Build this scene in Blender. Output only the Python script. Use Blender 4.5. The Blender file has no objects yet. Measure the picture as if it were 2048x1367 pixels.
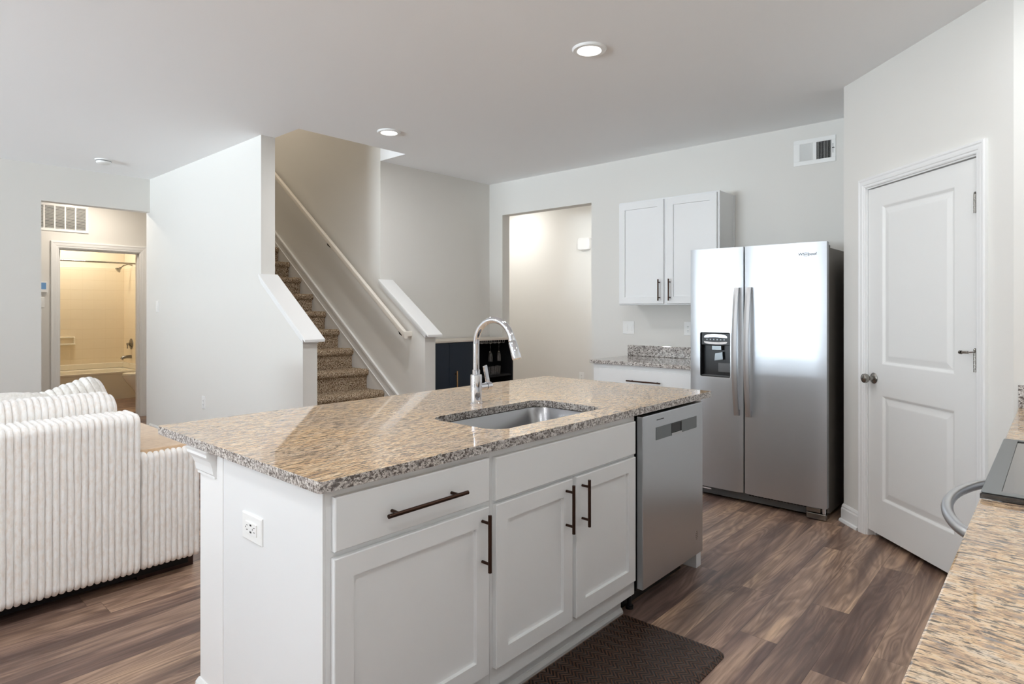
import bpy, bmesh, math, random
from mathutils import Vector, Matrix, noise as mnoise
random.seed(7)
PI = math.pi
SC = bpy.context.scene
COL = SC.collection

# ------------------------------------------------------------------ camera
TH = math.radians(41.8)            # X axis lies this far clockwise from the view direction
FPX, Y0, CAMH = 1226.0, 619.5, 1.335
cam = bpy.data.cameras.new('camera'); camo = bpy.data.objects.new('camera', cam); COL.objects.link(camo)
cam.sensor_width = 36.0; cam.lens = 36.0 * FPX / 2048.0
cam.shift_y = -((1367 / 2.0) - Y0) / 2048.0
camo.location = (0, 0, CAMH)
camo.rotation_euler = (PI / 2, 0, TH - PI / 2)
cam.clip_start = 0.02
SC.camera = camo

# ------------------------------------------------------------------ light and exposure
SC.view_settings.view_transform = 'Standard'
SC.view_settings.look = 'None'
SC.view_settings.exposure = 0.17
SC.view_settings.gamma = 1.0
SC.view_settings.use_curve_mapping = False
w = bpy.data.worlds.new('sky'); SC.world = w; w.use_nodes = True
wn = w.node_tree.nodes; wl = w.node_tree.links
bg = wn['Background']; bg.inputs['Color'].default_value = (0.86, 0.93, 1.0, 1); bg.inputs['Strength'].default_value = 1.4
try:
    SC.cycles.use_denoising = True
    SC.cycles.max_bounces = 10; SC.cycles.diffuse_bounces = 6; SC.cycles.glossy_bounces = 5
    SC.cycles.transmission_bounces = 8; SC.cycles.transparent_max_bounces = 10
    SC.cycles.sample_clamp_indirect = 6.0; SC.cycles.caustics_reflective = False; SC.cycles.caustics_refractive = False
    SC.cycles.use_adaptive_sampling = True; SC.cycles.adaptive_threshold = 0.02
except Exception:
    pass

def area(name, loc, direction, sx, sy, power, color=(1, 1, 1), shape='RECTANGLE', spread=PI):
    l = bpy.data.lights.new(name, 'AREA'); l.shape = shape; l.size = sx
    if shape in ('RECTANGLE', 'ELLIPSE'): l.size_y = sy
    l.energy = power; l.color = color; l.spread = spread
    o = bpy.data.objects.new(name, l); COL.objects.link(o); o.location = loc
    o.rotation_euler = Vector(direction).to_track_quat('-Z', 'Y').to_euler()
    return o
DAY = (0.80, 0.91, 1.0)
WX = -6.0                                    # window wall
WINDOWS = [(2.5, 6.5, 0.58, 2.08), (1.2, 2.1, 0.95, 2.2)]
P_WIN = [30, 2.5]
for (a, b, c, d), pw in zip(WINDOWS, P_WIN):
    area('daylight', (WX - 0.16, (a + b) / 2, (c + d) / 2), (1, 0, 0.12), b - a, d - c, pw, DAY)
CAN_P = 9.5
area('added_ceiling_fill', (WX - 2.9, 4.2, 0.0), (0.35, 0, 1), 4.6, 7.0, 5000, (0.78, 0.90, 1.0))  # unseen upward lamp outside the windows, added to brighten ceiling and upper walls
LAMPW = (0.95, 0.975, 1.0)

# ------------------------------------------------------------------ materials
MATS = {}
def srgb(r, g, b):
    f = lambda c: (c / 255 / 12.92) if c / 255 <= 0.04045 else ((c / 255 + 0.055) / 1.055) ** 2.4
    return (f(r), f(g), f(b), 1)
class N:
    def __init__(s, name):
        s.m = bpy.data.materials.new(name); s.m.use_nodes = True; s.t = s.m.node_tree
        s.b = s.t.nodes['Principled BSDF']; MATS[name] = s.m
    def n(s, ty, **kw):
        x = s.t.nodes.new(ty)
        for k, v in kw.items():
            if k in x.inputs: x.inputs[k].default_value = v
            else: setattr(x, k, v)
        return x
    def l(s, a, b): s.t.links.new(a, b)
    def set(s, **kw):
        for k, v in kw.items(): s.b.inputs[k.replace('_', ' ')].default_value = v
        return s
    def coord(s, scale=(1, 1, 1), kind='Object', loc=(0, 0, 0), rot=(0, 0, 0)):
        tc = s.n('ShaderNodeTexCoord'); mp = s.n('ShaderNodeMapping')
        if kind == 'World':
            g = s.n('ShaderNodeNewGeometry'); s.l(g.outputs['Position'], mp.inputs['Vector'])
        else: s.l(tc.outputs[kind], mp.inputs['Vector'])
        mp.inputs['Scale'].default_value = scale; mp.inputs['Location'].default_value = loc; mp.inputs['Rotation'].default_value = rot
        return mp.outputs['Vector']
    def noise(s, vec, scale=5, detail=4, rough=0.5, dist=0.0):
        x = s.n('ShaderNodeTexNoise'); x.inputs['Scale'].default_value = scale; x.inputs['Detail'].default_value = detail
        x.inputs['Roughness'].default_value = rough; x.inputs['Distortion'].default_value = dist
        s.l(vec, x.inputs['Vector']); return x
    def ramp(s, fac, stops, interp='LINEAR'):
        r = s.n('ShaderNodeValToRGB'); r.color_ramp.interpolation = interp; e = r.color_ramp.elements
        while len(e) < len(stops): e.new(0.5)
        for q, (p, c) in zip(e, stops): q.position = p; q.color = c
        s.l(fac, r.inputs['Fac']); return r.outputs['Color']
    def mix(s, fac, a, b, mode='MIX'):
        x = s.n('ShaderNodeMix'); x.data_type = 'RGBA'; x.blend_type = mode
        for v, i in ((fac, 0), (a, 6), (b, 7)):
            if hasattr(v, 'links'): s.l(v, x.inputs[i])
            else: x.inputs[i].default_value = v
        return x.outputs[2]
    def math(s, op, a, b=None, c=None):
        x = s.n('ShaderNodeMath'); x.operation = op
        for i, v in enumerate((a, b, c)):
            if v is None: continue
            if hasattr(v, 'links'): s.l(v, x.inputs[i])
            else: x.inputs[i].default_value = v
        return x.outputs[0]
    def bump(s, h, strength=0.3, dist=0.01):
        x = s.n('ShaderNodeBump'); x.inputs['Strength'].default_value = strength; x.inputs['Distance'].default_value = dist
        s.l(h, x.inputs['Height']); s.l(x.outputs['Normal'], s.b.inputs['Normal'])
    def col(s, c): s.l(c, s.b.inputs['Base Color'])

def paint(name, rgb, rough=0.6, spec=0.3, bump=0.06, scale=220):
    k = N(name); k.set(Base_Color=srgb(*rgb), Roughness=rough); k.b.inputs['Specular IOR Level'].default_value = spec
    v = k.coord(kind='World'); n = k.noise(v, scale, 2)
    c = k.noise(v, 0.8, 2)
    k.col(k.mix(k.math('MULTIPLY', c.outputs['Fac'], 0.05), srgb(*rgb), srgb(*[x * 0.93 for x in rgb])))
    if bump: k.bump(n.outputs['Fac'], bump, 0.002)
    return k.m
paint('wall_paint', (228, 226, 221), 0.75, 0.2)
paint('ceiling_paint', (246, 247, 248), 0.85, 0.15)
paint('trim_paint', (238, 238, 237), 0.4, 0.4, 0.02)
paint('cabinet_paint', (233, 234, 234), 0.36, 0.45, 0.02)
paint('door_paint', (236, 236, 234), 0.42, 0.4, 0.03)
paint('plastic_white', (240, 240, 238), 0.35, 0.5, 0)
paint('bath_paint', (244, 232, 210), 0.6, 0.3)
paint('porcelain', (240, 232, 214), 0.12, 0.5, 0)
paint('navy_paint', (21, 33, 47), 0.5, 0.35, 0.02)
paint('cabinet_top', (205, 196, 184), 0.5, 0.4, 0)
paint('dark_inside', (14, 14, 16), 0.7, 0.3, 0)
paint('dark_plastic', (22, 23, 25), 0.3, 0.5, 0)
paint('grey_plastic', (96, 97, 98), 0.4, 0.5, 0)
paint('vent_shade', (26, 23, 20), 0.8, 0.2, 0)  # near-black colour standing for the shade inside the vents
paint('dark_wood_foot', (48, 26, 20), 0.4, 0.4, 0.05)
paint('rail_paint', (238, 232, 222), 0.35, 0.4, 0.02)

def metal(name, rgb, rough, aniso=0.0, brush=None, rot=0.0):
    k = N(name); k.set(Base_Color=srgb(*rgb), Metallic=1.0, Roughness=rough)
    if aniso:
        k.b.inputs['Anisotropic'].default_value = aniso
        k.b.inputs['Anisotropic Rotation'].default_value = rot
        t = k.n('ShaderNodeTangent'); t.direction_type = 'RADIAL'; t.axis = 'Z'; k.l(t.outputs[0], k.b.inputs['Tangent'])
    if brush:
        v = k.coord(brush, 'World'); n = k.noise(v, 1.0, 3)
        k.l(k.math('ADD', k.math('MULTIPLY', n.outputs['Fac'], 0.12), rough - 0.06), k.b.inputs['Roughness'])
        k.bump(n.outputs['Fac'], 0.008, 0.001)
    return k.m
metal('fridge_steel', (204, 207, 211), 0.40, 0.75, (2, 2, 150))
metal('dishwasher_steel', (206, 210, 214), 0.32, 0.6, (3, 3, 320))
metal('sink_steel', (158, 158, 160), 0.27, 0.4)
metal('handle_steel', (205, 206, 208), 0.34, 0.0)
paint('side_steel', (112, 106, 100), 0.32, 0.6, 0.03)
metal('chrome', (225, 226, 230), 0.05)
metal('nickel', (150, 146, 140), 0.24)
metal('gold', (190, 150, 110), 0.25)
metal('bronze', (70, 52, 44), 0.34)
metal('black_metal', (38, 36, 36), 0.38)
metal('brushed_grey', (128, 132, 134), 0.3, 0.3)

def glass(name):
    k = N(name); k.set(Base_Color=(1, 1, 1, 1), Roughness=0.02, IOR=1.45); k.b.inputs['Transmission Weight'].default_value = 1.0
    return k.m
glass('clear_glass')
k = N('cooktop_glass'); k.set(Base_Color=srgb(40, 37, 36), Roughness=0.14); k.b.inputs['Specular IOR Level'].default_value = 0.9; k.b.inputs['Coat Weight'].default_value = 0.6; k.b.inputs['Coat Roughness'].default_value = 0.1
k = N('screen_blue'); k.set(Base_Color=srgb(90, 130, 170), Roughness=0.3); k.b.inputs['Emission Color'].default_value = srgb(110, 150, 190); k.b.inputs['Emission Strength'].default_value = 0.25
k = N('lamp_glow'); k.set(Base_Color=(1, 1, 1, 1)); k.b.inputs['Emission Color'].default_value = (1, 0.96, 0.9, 1); k.b.inputs['Emission Strength'].default_value = 9.0

def granite(name, stretch, cool=0.0, darkness=0.0):
    k = N(name)
    v = k.coord(stretch, 'World')
    wv = k.noise(k.coord((3, 3, 3), 'World'), 1.0, 2)
    # bend the grain a little
    vm = k.n('ShaderNodeVectorMath'); vm.operation = 'MULTIPLY_ADD'
    k.l(wv.outputs['Color'], vm.inputs[0]); vm.inputs[1].default_value = (2.2, 2.2, 2.2); k.l(v, vm.inputs[2])
    vv = vm.outputs[0]
    a = k.noise(vv, 1.0, 5, 0.62, 0.6)
    b = k.noise(vv, 2.3, 4, 0.6, 0.3)
    c = k.noise(vv, 5.5, 3, 0.6)
    big = k.noise(k.coord((2.4, 2.4, 2.4), 'World'), 1.0, 2)
    cream = srgb(230, 194, 150); pale = srgb(230, 206, 174); tan = srgb(194, 156, 118); grey = srgb(142, 135, 130); dark = srgb(56, 46, 40)
    base = k.ramp(a.outputs['Fac'], [(0.32, grey), (0.43, tan), (0.50, cream), (0.62, pale), (0.75, srgb(198, 186, 174))])
    g = k.ramp(big.outputs['Fac'], [(0.42, (0, 0, 0, 1)), (0.62, (1, 1, 1, 1))])
    base = k.mix(k.math('MULTIPLY', g, 0.45), base, srgb(190, 174, 160))
    if cool: base = k.mix(cool, base, k.ramp(a.outputs['Fac'], [(0.34, srgb(128, 126, 126)), (0.48, srgb(196, 195, 195)), (0.62, srgb(232, 231, 230))]))
    sp = k.ramp(b.outputs['Fac'], [(0.0, (1, 1, 1, 1)), (0.40 + darkness, (1, 1, 1, 1)), (0.44 + darkness, (0, 0, 0, 1)), (1, (0, 0, 0, 1))])
    base = k.mix(k.math('MULTIPLY', sp, 0.85), base, dark)
    sp2 = k.ramp(c.outputs['Fac'], [(0, (1, 1, 1, 1)), (0.40 + darkness, (1, 1, 1, 1)), (0.45 + darkness, (0, 0, 0, 1)), (1, (0, 0, 0, 1))])
    base = k.mix(k.math('MULTIPLY', sp2, 0.55), base, srgb(92, 80, 72))
    k.col(base); k.set(Roughness=0.04, IOR=1.75)
    return k.m
granite('granite_island', (14, 92, 92), 0.0, 0.035)
granite('granite_counter', (66, 19, 66), 0.0, 0.01)
granite('granite_back', (50, 34, 50), 0.85, 0.03)
granite('granite_edge', (46, 60, 60), 0.8, 0.045)

def floor_mat():
    k = N('plank_floor')
    g = k.n('ShaderNodeNewGeometry'); s = k.n('ShaderNodeSeparateXYZ'); k.l(g.outputs['Position'], s.inputs[0])
    X, Y = s.outputs[0], s.outputs[1]
    W, L = 0.152, 1.22
    row = k.math('FLOOR', k.math('DIVIDE', k.math('ADD', Y, 0.07), W))
    wn_ = k.n('ShaderNodeTexWhiteNoise'); wn_.noise_dimensions = '1D'; k.l(row, wn_.inputs['W'])
    xo = k.math('ADD', X, k.math('MULTIPLY', wn_.outputs['Value'], L))
    pid = k.math('FLOOR', k.math('DIVIDE', xo, L))
    cb = k.n('ShaderNodeCombineXYZ'); k.l(row, cb.inputs[0]); k.l(pid, cb.inputs[1])
    w2 = k.n('ShaderNodeTexWhiteNoise'); w2.noise_dimensions = '2D'; k.l(cb.outputs[0], w2.inputs['Vector'])
    off = k.n('ShaderNodeVectorMath'); off.operation = 'MULTIPLY_ADD'
    k.l(w2.outputs['Color'], off.inputs[0]); off.inputs[1].default_value = (37, 23, 11); k.l(g.outputs['Position'], off.inputs[2])
    def sc(v, a):
        m = k.n('ShaderNodeMapping'); m.inputs['Scale'].default_value = a; k.l(v, m.inputs['Vector']); return m.outputs[0]
    P = off.outputs[0]
    fig = k.noise(sc(P, (1.3, 7.5, 1)), 1.0, 2, 0.5, 0.8)        # cathedral figure
    rings = k.math('SINE', k.math('MULTIPLY', fig.outputs['Fac'], 70))
    rings = k.math('MULTIPLY_ADD', rings, 0.5, 0.5)
    broad = k.noise(sc(P, (0.8, 9, 1)), 1.0, 3, 0.55, 0.4)
    fine = k.noise(sc(P, (3.5, 90, 1)), 1.0, 4, 0.6, 0.2)
    tone = k.ramp(broad.outputs['Fac'], [(0.30, srgb(104, 88, 82)), (0.44, srgb(142, 122, 112)), (0.55, srgb(182, 158, 142)), (0.68, srgb(216, 190, 166))])
    tone = k.mix(k.math('MULTIPLY', k.math('SUBTRACT', 1.0, rings), 0.42), tone, srgb(92, 70, 60))
    lines = k.ramp(fine.outputs['Fac'], [(0.38, (1, 1, 1, 1)), (0.52, (0, 0, 0, 1))])
    tone = k.mix(k.math('MULTIPLY', lines, 0.35), tone, srgb(92, 76, 70))
    light = k.ramp(fine.outputs['Fac'], [(0.55, (0, 0, 0, 1)), (0.7, (1, 1, 1, 1))])
    tone = k.mix(k.math('MULTIPLY', light, 0.3), tone, srgb(196, 172, 150))
    pr = k.ramp(w2.outputs['Value'], [(0.0, srgb(190, 182, 188)), (0.35, srgb(218, 206, 200)), (0.7, srgb(236, 226, 216)), (1.0, srgb(255, 246, 234))])
    tone = k.mix(0.85, tone, pr, 'MULTIPLY')
    tone = k.mix(1.0, tone, (1.05, 1.03, 1.02, 1), 'MULTIPLY')
    fy = k.math('FRACT', k.math('DIVIDE', k.math('ADD', Y, 0.07), W))
    fx = k.math('FRACT', k.math('DIVIDE', xo, L))
    ey = k.math('LESS_THAN', fy, 0.012); ex = k.math('LESS_THAN', fx, 0.0016)
    gap = k.math('MAXIMUM', ey, ex)
    k.col(k.mix(k.math('MULTIPLY', gap, 0.6), tone, srgb(52, 42, 38)))
    k.l(k.math('MULTIPLY_ADD', fine.outputs['Fac'], 0.16, 0.30), k.b.inputs['Roughness'])
    k.b.inputs['Specular IOR Level'].default_value = 0.45
    k.bump(k.math('SUBTRACT', fine.outputs['Fac'], gap), 0.10, 0.002)
floor_mat()

k = N('carpet'); v = k.coord((1, 1, 1), 'World')
a = k.noise(v, 140, 2, 0.6); b = k.noise(v, 9, 2)
c = k.ramp(a.outputs['Fac'], [(0.38, srgb(78, 56, 38)), (0.47, srgb(150, 122, 94)), (0.54, srgb(214, 192, 164)), (0.64, srgb(244, 232, 212))])
k.col(k.mix(k.math('MULTIPLY', b.outputs['Fac'], 0.3), c, srgb(120, 96, 72))); k.set(Roughness=0.95); k.b.inputs['Specular IOR Level'].default_value = 0.1
k.bump(a.outputs['Fac'], 1.0, 0.012)

def fur(name, c0, c1, sc=60):
    k = N(name); v = k.coord((1, 1, 0.5), 'World'); a = k.noise(v, sc, 4, 0.65); f = k.noise(v, 420, 2)
    k.col(k.ramp(a.outputs['Fac'], [(0.3, srgb(*c0)), (0.6, srgb(*c1))])); k.set(Roughness=0.9)
    k.b.inputs['Specular IOR Level'].default_value = 0.15; k.b.inputs['Sheen Weight'].default_value = 0.6
    k.bump(k.math('ADD', a.outputs['Fac'], k.math('MULTIPLY', f.outputs['Fac'], 0.5)), 0.5, 0.004)
fur('sofa_plush', (244, 236, 228), (254, 253, 251))
fur('sofa_suede', (205, 172, 136), (226, 196, 162), 25)
fur('pillow_plush', (226, 222, 214), (246, 243, 238))

k = N('mat_rubber'); v = k.coord((1, 1, 1), 'World')
s_ = k.n('ShaderNodeSeparateXYZ'); k.l(v, s_.inputs[0])
zz = k.math('PINGPONG', k.math('MULTIPLY', s_.outputs[0], 1.0), 0.024)
ph = k.math('FRACT', k.math('DIVIDE', k.math('ADD', s_.outputs[1], zz), 0.0165))
r = k.ramp(ph, [(0.35, srgb(20, 14, 11)), (0.55, srgb(84, 54, 36)), (0.8, srgb(90, 58, 38)), (0.95, srgb(20, 14, 11))])
k.col(r); k.set(Roughness=0.34); k.bump(k.ramp(ph, [(0.3, (0, 0, 0, 1)), (0.55, (1, 1, 1, 1)), (0.8, (1, 1, 1, 1)), (1, (0, 0, 0, 1))]), 0.8, 0.004)

k = N('tub_tile'); k.set(Roughness=0.16); g = k.n('ShaderNodeNewGeometry'); s_ = k.n('ShaderNodeSeparateXYZ'); k.l(g.outputs['Position'], s_.inputs[0])
fz = k.math('FRACT', k.math('DIVIDE', k.math('ADD', s_.outputs[2], 0.04), 0.153))
fh = k.math('FRACT', k.math('DIVIDE', k.math('ADD', s_.outputs[0], s_.outputs[1]), 0.153))
lz = k.math('LESS_THAN', fz, 0.035); lh = k.math('MULTIPLY', k.math('LESS_THAN', fh, 0.03), 0.35)
ln = k.math('MAXIMUM', lz, lh)
k.col(k.mix(k.math('MULTIPLY', ln, 0.25), srgb(242, 228, 202), srgb(214, 190, 150))); k.bump(k.math('SUBTRACT', 1.0, ln), 0.5, 0.004)

M = MATS

# ------------------------------------------------------------------ mesh helpers
class MB:
    """collects geometry; T maps local (u, v, w) to the room"""
    def __init__(s, T=None): s.v = []; s.f = []; s.T = T or Matrix.Identity(4); s.smooth = False
    def add(s, verts, faces):
        n = len(s.v); s.v += [tuple(s.T @ Vector(p)) for p in verts]; s.f += [tuple(i + n for i in f) for f in faces]; return s
    def box(s, x0, x1, y0, y1, z0, z1):
        P = [(x, y, z) for z in (z0, z1) for y in (y0, y1) for x in (x0, x1)]
        return s.add(P, [(0, 2, 3, 1), (4, 5, 7, 6), (0, 1, 5, 4), (2, 6, 7, 3), (0, 4, 6, 2), (1, 3, 7, 5)])
    def prism(s, poly, a, b, axis):
        """poly in the plane across 'axis', extruded from a to b"""
        def mk(p, t):
            return {'x': (t, p[0], p[1]), 'y': (p[0], t, p[1]), 'z': (p[0], p[1], t)}[axis]
        n = len(poly); P = [mk(p, a) for p in poly] + [mk(p, b) for p in poly]
        return s.add(P, [tuple(range(n))[::-1], tuple(range(n, 2 * n))] + [(i, (i + 1) % n, n + (i + 1) % n, n + i) for i in range(n)])
    def loops(s, rings, cap0=True, cap1=True):
        n = len(rings[0]); V = [p for r in rings for p in r]; F = []
        for k in range(len(rings) - 1):
            for i in range(n):
                j = (i + 1) % n; F.append((k * n + i, k * n + j, (k + 1) * n + j, (k + 1) * n + i))
        if cap0: F.append(tuple(range(n))[::-1])
        if cap1: F.append(tuple(range((len(rings) - 1) * n, len(rings) * n)))
        return s.add(V, F)
    def rectloops(s, u0, u1, v0, v1, seq):
        return s.loops([[(u0 + i, v0 + i, w_), (u1 - i, v0 + i, w_), (u1 - i, v1 - i, w_), (u0 + i, v1 - i, w_)] for i, w_ in seq])
    def cyl(s, p, q, r, r2=None, seg=20):
        p = Vector(p); q = Vector(q); d = (q - p).normalized(); a = d.orthogonal().normalized(); b = d.cross(a)
        r2 = r if r2 is None else r2
        R = [[c + (a * math.cos(t) + b * math.sin(t)) * rr for t in [2 * PI * i / seg for i in range(seg)]] for c, rr in ((p, r), (q, r2))]
        return s.loops(R)
    def tube(s, pts, r, seg=14, radii=None):
        pts = [Vector(p) for p in pts]; R = []; a = None
        for i, p in enumerate(pts):
            d = (pts[min(i + 1, len(pts) - 1)] - pts[max(i - 1, 0)]).normalized()
            a = d.orthogonal().normalized() if a is None else (a - d * a.dot(d)).normalized()
            b = d.cross(a); rr = radii[i] if radii else r
            R.append([p + (a * math.cos(t) + b * math.sin(t)) * rr for t in [2 * PI * i_ / seg for i_ in range(seg)]])
        return s.loops(R)
    def lathe(s, c, prof, axis=(0, 0, 1), seg=28, cap=True):
        c = Vector(c); d = Vector(axis).normalized(); a = d.orthogonal().normalized(); b = d.cross(a)
        R = [[c + d * h + (a * math.cos(t) + b * math.sin(t)) * max(r, 1e-4) for t in [2 * PI * i / seg for i in range(seg)]] for r, h in prof]
        return s.loops(R, cap, cap)
    def sweep(s, path, prof, closed=False):
        """path: (a, b) points; prof: (offset to the right of travel, height)"""
        n = len(path); R = []
        for i, p in enumerate(path):
            p = Vector(p)
            d0 = (p - Vector(path[i - 1])).normalized() if i > 0 or closed else None
            d1 = (Vector(path[(i + 1) % n]) - p).normalized() if i < n - 1 or closed else None
            n0 = Vector((d0.y, -d0.x)) if d0 else None; n1 = Vector((d1.y, -d1.x)) if d1 else None
            if n0 and n1:
                m = (n0 + n1).normalized(); m = m / max(m.dot(n0), 0.2)
            else: m = n0 or n1
            R.append([(p.x + m.x * o, p.y + m.y * o, h) for o, h in prof])
        if closed: R.append(R[0]); return s.loops(R, False, False)
        return s.loops(R)

def finish(me, bevel=0, smooth=0):
    bm = bmesh.new(); bm.from_mesh(me); bmesh.ops.recalc_face_normals(bm, faces=bm.faces); bm.to_mesh(me); bm.free()
    if smooth: me.shade_smooth() if hasattr(me, 'shade_smooth') else None

ORG = {}
def link_mesh(name, mb, mat, parent=None, org=None, bevel=0, smooth=0, seg=2):
    if parent is not None: org = ORG[parent.name_full if False else id_of(parent)]
    org = Vector(org if org is not None else (0, 0, 0))
    me = bpy.data.meshes.new(name); me.from_pydata([tuple(Vector(p) - org) for p in mb.v], [], mb.f); me.update()
    finish(me)
    mats = mat if isinstance(mat, (list, tuple)) else [mat]
    for m_ in mats: me.materials.append(M[m_])
    o = bpy.data.objects.new(name, me); COL.objects.link(o)
    if parent is not None: o.parent = parent
    else: o.location = org
    ORG[id_of(o)] = org.copy()
    if smooth:
        try:
            me.shade_smooth(); me.set_sharp_from_angle(angle=math.radians(smooth))
        except Exception: pass
    if bevel:
        b = o.modifiers.new('bevel', 'BEVEL'); b.width = bevel; b.segments = seg; b.limit_method = 'ANGLE'; b.angle_limit = math.radians(40)
        b.harden_normals = False
    return o
def id_of(o): return o.as_pointer()
def props(o, label=None, cat=None, group=None, kind=None):
    if label: o['label'] = label
    if cat: o['category'] = cat
    if group: o['group'] = group
    if kind: o['kind'] = kind
    return o
def edge_faces(o, idx=1):
    for p in o.data.polygons:
        if abs(p.normal.z) < 0.5: p.material_index = idx
    return o
def thing(name, label, cat, loc, group=None):
    o = bpy.data.objects.new(name, None); COL.objects.link(o); o.location = loc; o.empty_display_size = 0.1
    ORG[id_of(o)] = Vector(loc); return props(o, label, cat, group)
def part(name, mb, mat, parent, label=None, **kw):
    o = link_mesh(name, mb, mat, parent, **kw)
    if label: o['label'] = label
    return o
def single(name, mb, mat, label, cat, group=None, **kw):
    xs = [p[0] for p in mb.v]; ys = [p[1] for p in mb.v]; zs = [p[2] for p in mb.v]
    o = link_mesh(name, mb, mat, None, org=((min(xs) + max(xs)) / 2, (min(ys) + max(ys)) / 2, min(zs)), **kw)
    return props(o, label, cat, group)
def struct(name, mb, mat, label=None, cat=None, parent=None, **kw):
    o = link_mesh(name, mb, mat, parent, **kw)
    if parent is None: props(o, label, cat, None, 'structure')
    elif label: o['label'] = label
    return o
def frame(o, u, wdir):
    u = Vector(u).normalized(); w_ = Vector(wdir).normalized(); v = Vector((0, 0, 1))
    m = Matrix.Identity(4)
    for i in range(3): m[i][0] = u[i]; m[i][1] = v[i]; m[i][2] = w_[i]; m[i][3] = o[i]
    return m
def copy_tree(o, dloc=None):
    c = o.copy(); COL.objects.link(c)
    if dloc is not None: c.location = o.location + Vector(dloc)
    for ch in list(o.children):
        d = copy_tree(ch); d.parent = c
    return c

H = 2.743
# ------------------------------------------------------------------ room shell
struct('floor', MB().box(-6.2, 6.6, -0.75, 11.6, -0.1, 0), 'plank_floor', 'brown wood plank floor with long walnut grain', 'floor')
c = MB()
SX0, SX1, SY0, SY1 = 2.447, 3.49, 4.413, 7.2
for a in ((-6.2, SX0, -0.75, 11.6), (SX1, 6.6, -0.75, 4.79), (3.58, 6.6, 4.79, 11.6), (SX0, SX1, -0.75, SY0), (SX0, 3.58, 7.3, 11.6)):
    c.box(a[0], a[1], a[2], a[3], H, H + 0.3)
struct('ceiling', c, 'ceiling_paint', 'smooth pale ceiling opened over the stairs', 'ceiling')
UP = 5.3
struct('wall_stair_near', MB().box(2.33, 2.447, 4.79, 7.44, 0, H).box(2.33, 2.447, 4.3, 7.3, H + 0.3, UP)
       .prism([(4.142, 0), (4.79, 0), (4.79, 1.56), (4.142, 1.085)], 2.33, 2.447, 'x'),
       'wall_paint', 'white drywall partition beside the stairs with a sloping half wall', 'wall')
struct('wall_stair_far', MB().box(3.49, 3.61, 4.79, 7.44, 0, UP).box(3.49, 3.61, 4.3, 4.79, H + 0.3, UP)
       .prism([(4.142, 0), (4.79, 0), (4.79, 1.56), (4.142, 1.085)], 3.49, 3.61, 'x'),
       'wall_paint', 'beige far stairwell wall behind the handrail', 'wall')
struct('wall_upstairs', MB().box(2.44, 3.5, 7.2, 7.32, 0, UP).box(2.33, 3.61, 4.2, 4.413, H + 0.3, UP), 'wall_paint', 'upper stairwell walls', 'wall')
struct('ceiling_upstairs', MB().box(2.33, 3.61, 4.2, 7.32, UP, UP + 0.1), 'ceiling_paint', 'upper stairwell ceiling', 'ceiling')
struct('wall_nook', MB().box(3.61, 5.09, 4.79, 4.9, 0, H), 'wall_paint', 'beige wall behind the navy bar cabinet', 'wall')
bw = MB().box(4.975, 5.09, 0.9, 3.409, 0, H).box(4.975, 5.09, 4.591, 4.79, 0, H).box(4.975, 5.09, 3.409, 4.591, 2.38, H)
bw.box(4.975, 5.09, -0.6, 0.9, 0, H)
struct('wall_back', bw, 'wall_paint', 'pale wall behind the refrigerator with a cased-free doorway opening', 'wall')
# pantry corner
PD = frame((4.29, 1.02, 0), (-1, -1, 0), (-1, 1, 0))      # u runs from the fridge side to the range side
PL = 0.87 * math.sqrt(2)
DU0, DU1 = 0.236, 1.037                                      # door opening
pw_ = MB(PD).box(0, DU0 - 0.012, 0, H, -0.1, 0).box(DU1 + 0.012, PL, 0, H, -0.1, 0).box(DU0 - 0.012, DU1 + 0.012, 2.062, H, -0.1, 0)
struct('wall_pantry', pw_, 'wall_paint', 'angled pantry wall around the white door', 'wall')
struct('wall_pantry_fridge_side', MB().prism([(4.29, 1.02), (4.975, 1.02), (4.975, 0.92), (4.331, 0.92)], 0, H, 'z'), 'wall_paint', 'short wall beside the refrigerator', 'wall')
struct('wall_pantry_range_side', MB().prism([(3.42, 0.15), (3.52, 0.109), (3.52, -0.515), (3.42, -0.515)], 0, H, 'z'), 'wall_paint', 'short wall at the end of the range counter', 'wall')
struct('wall_right', MB().box(-6.0, 5.09, -0.635, -0.515, 0, H), 'wall_paint', 'wall behind the range counter', 'wall')
lw = MB()
ys = [-0.635] + [q for W_ in sorted(WINDOWS) for q in W_[:2]] + [7.44]
for i in range(0, len(ys), 2): lw.box(WX - 0.14, WX, ys[i], ys[i + 1], 0, H)
for a, b, c0, d in WINDOWS: lw.box(WX - 0.14, WX, a, b, 0, c0).box(WX - 0.14, WX, a, b, d, H)
struct('wall_window', lw, 'wall_paint', 'window wall of the living room', 'wall')
OPX = 1.382
struct('wall_left', MB().box(-6.0, OPX, 7.33, 7.44, 0, H).box(OPX, 2.33, 7.33, 7.44, 2.392, H), 'wall_paint', 'grey living room wall with the opening to the bath hall', 'wall')
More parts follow.
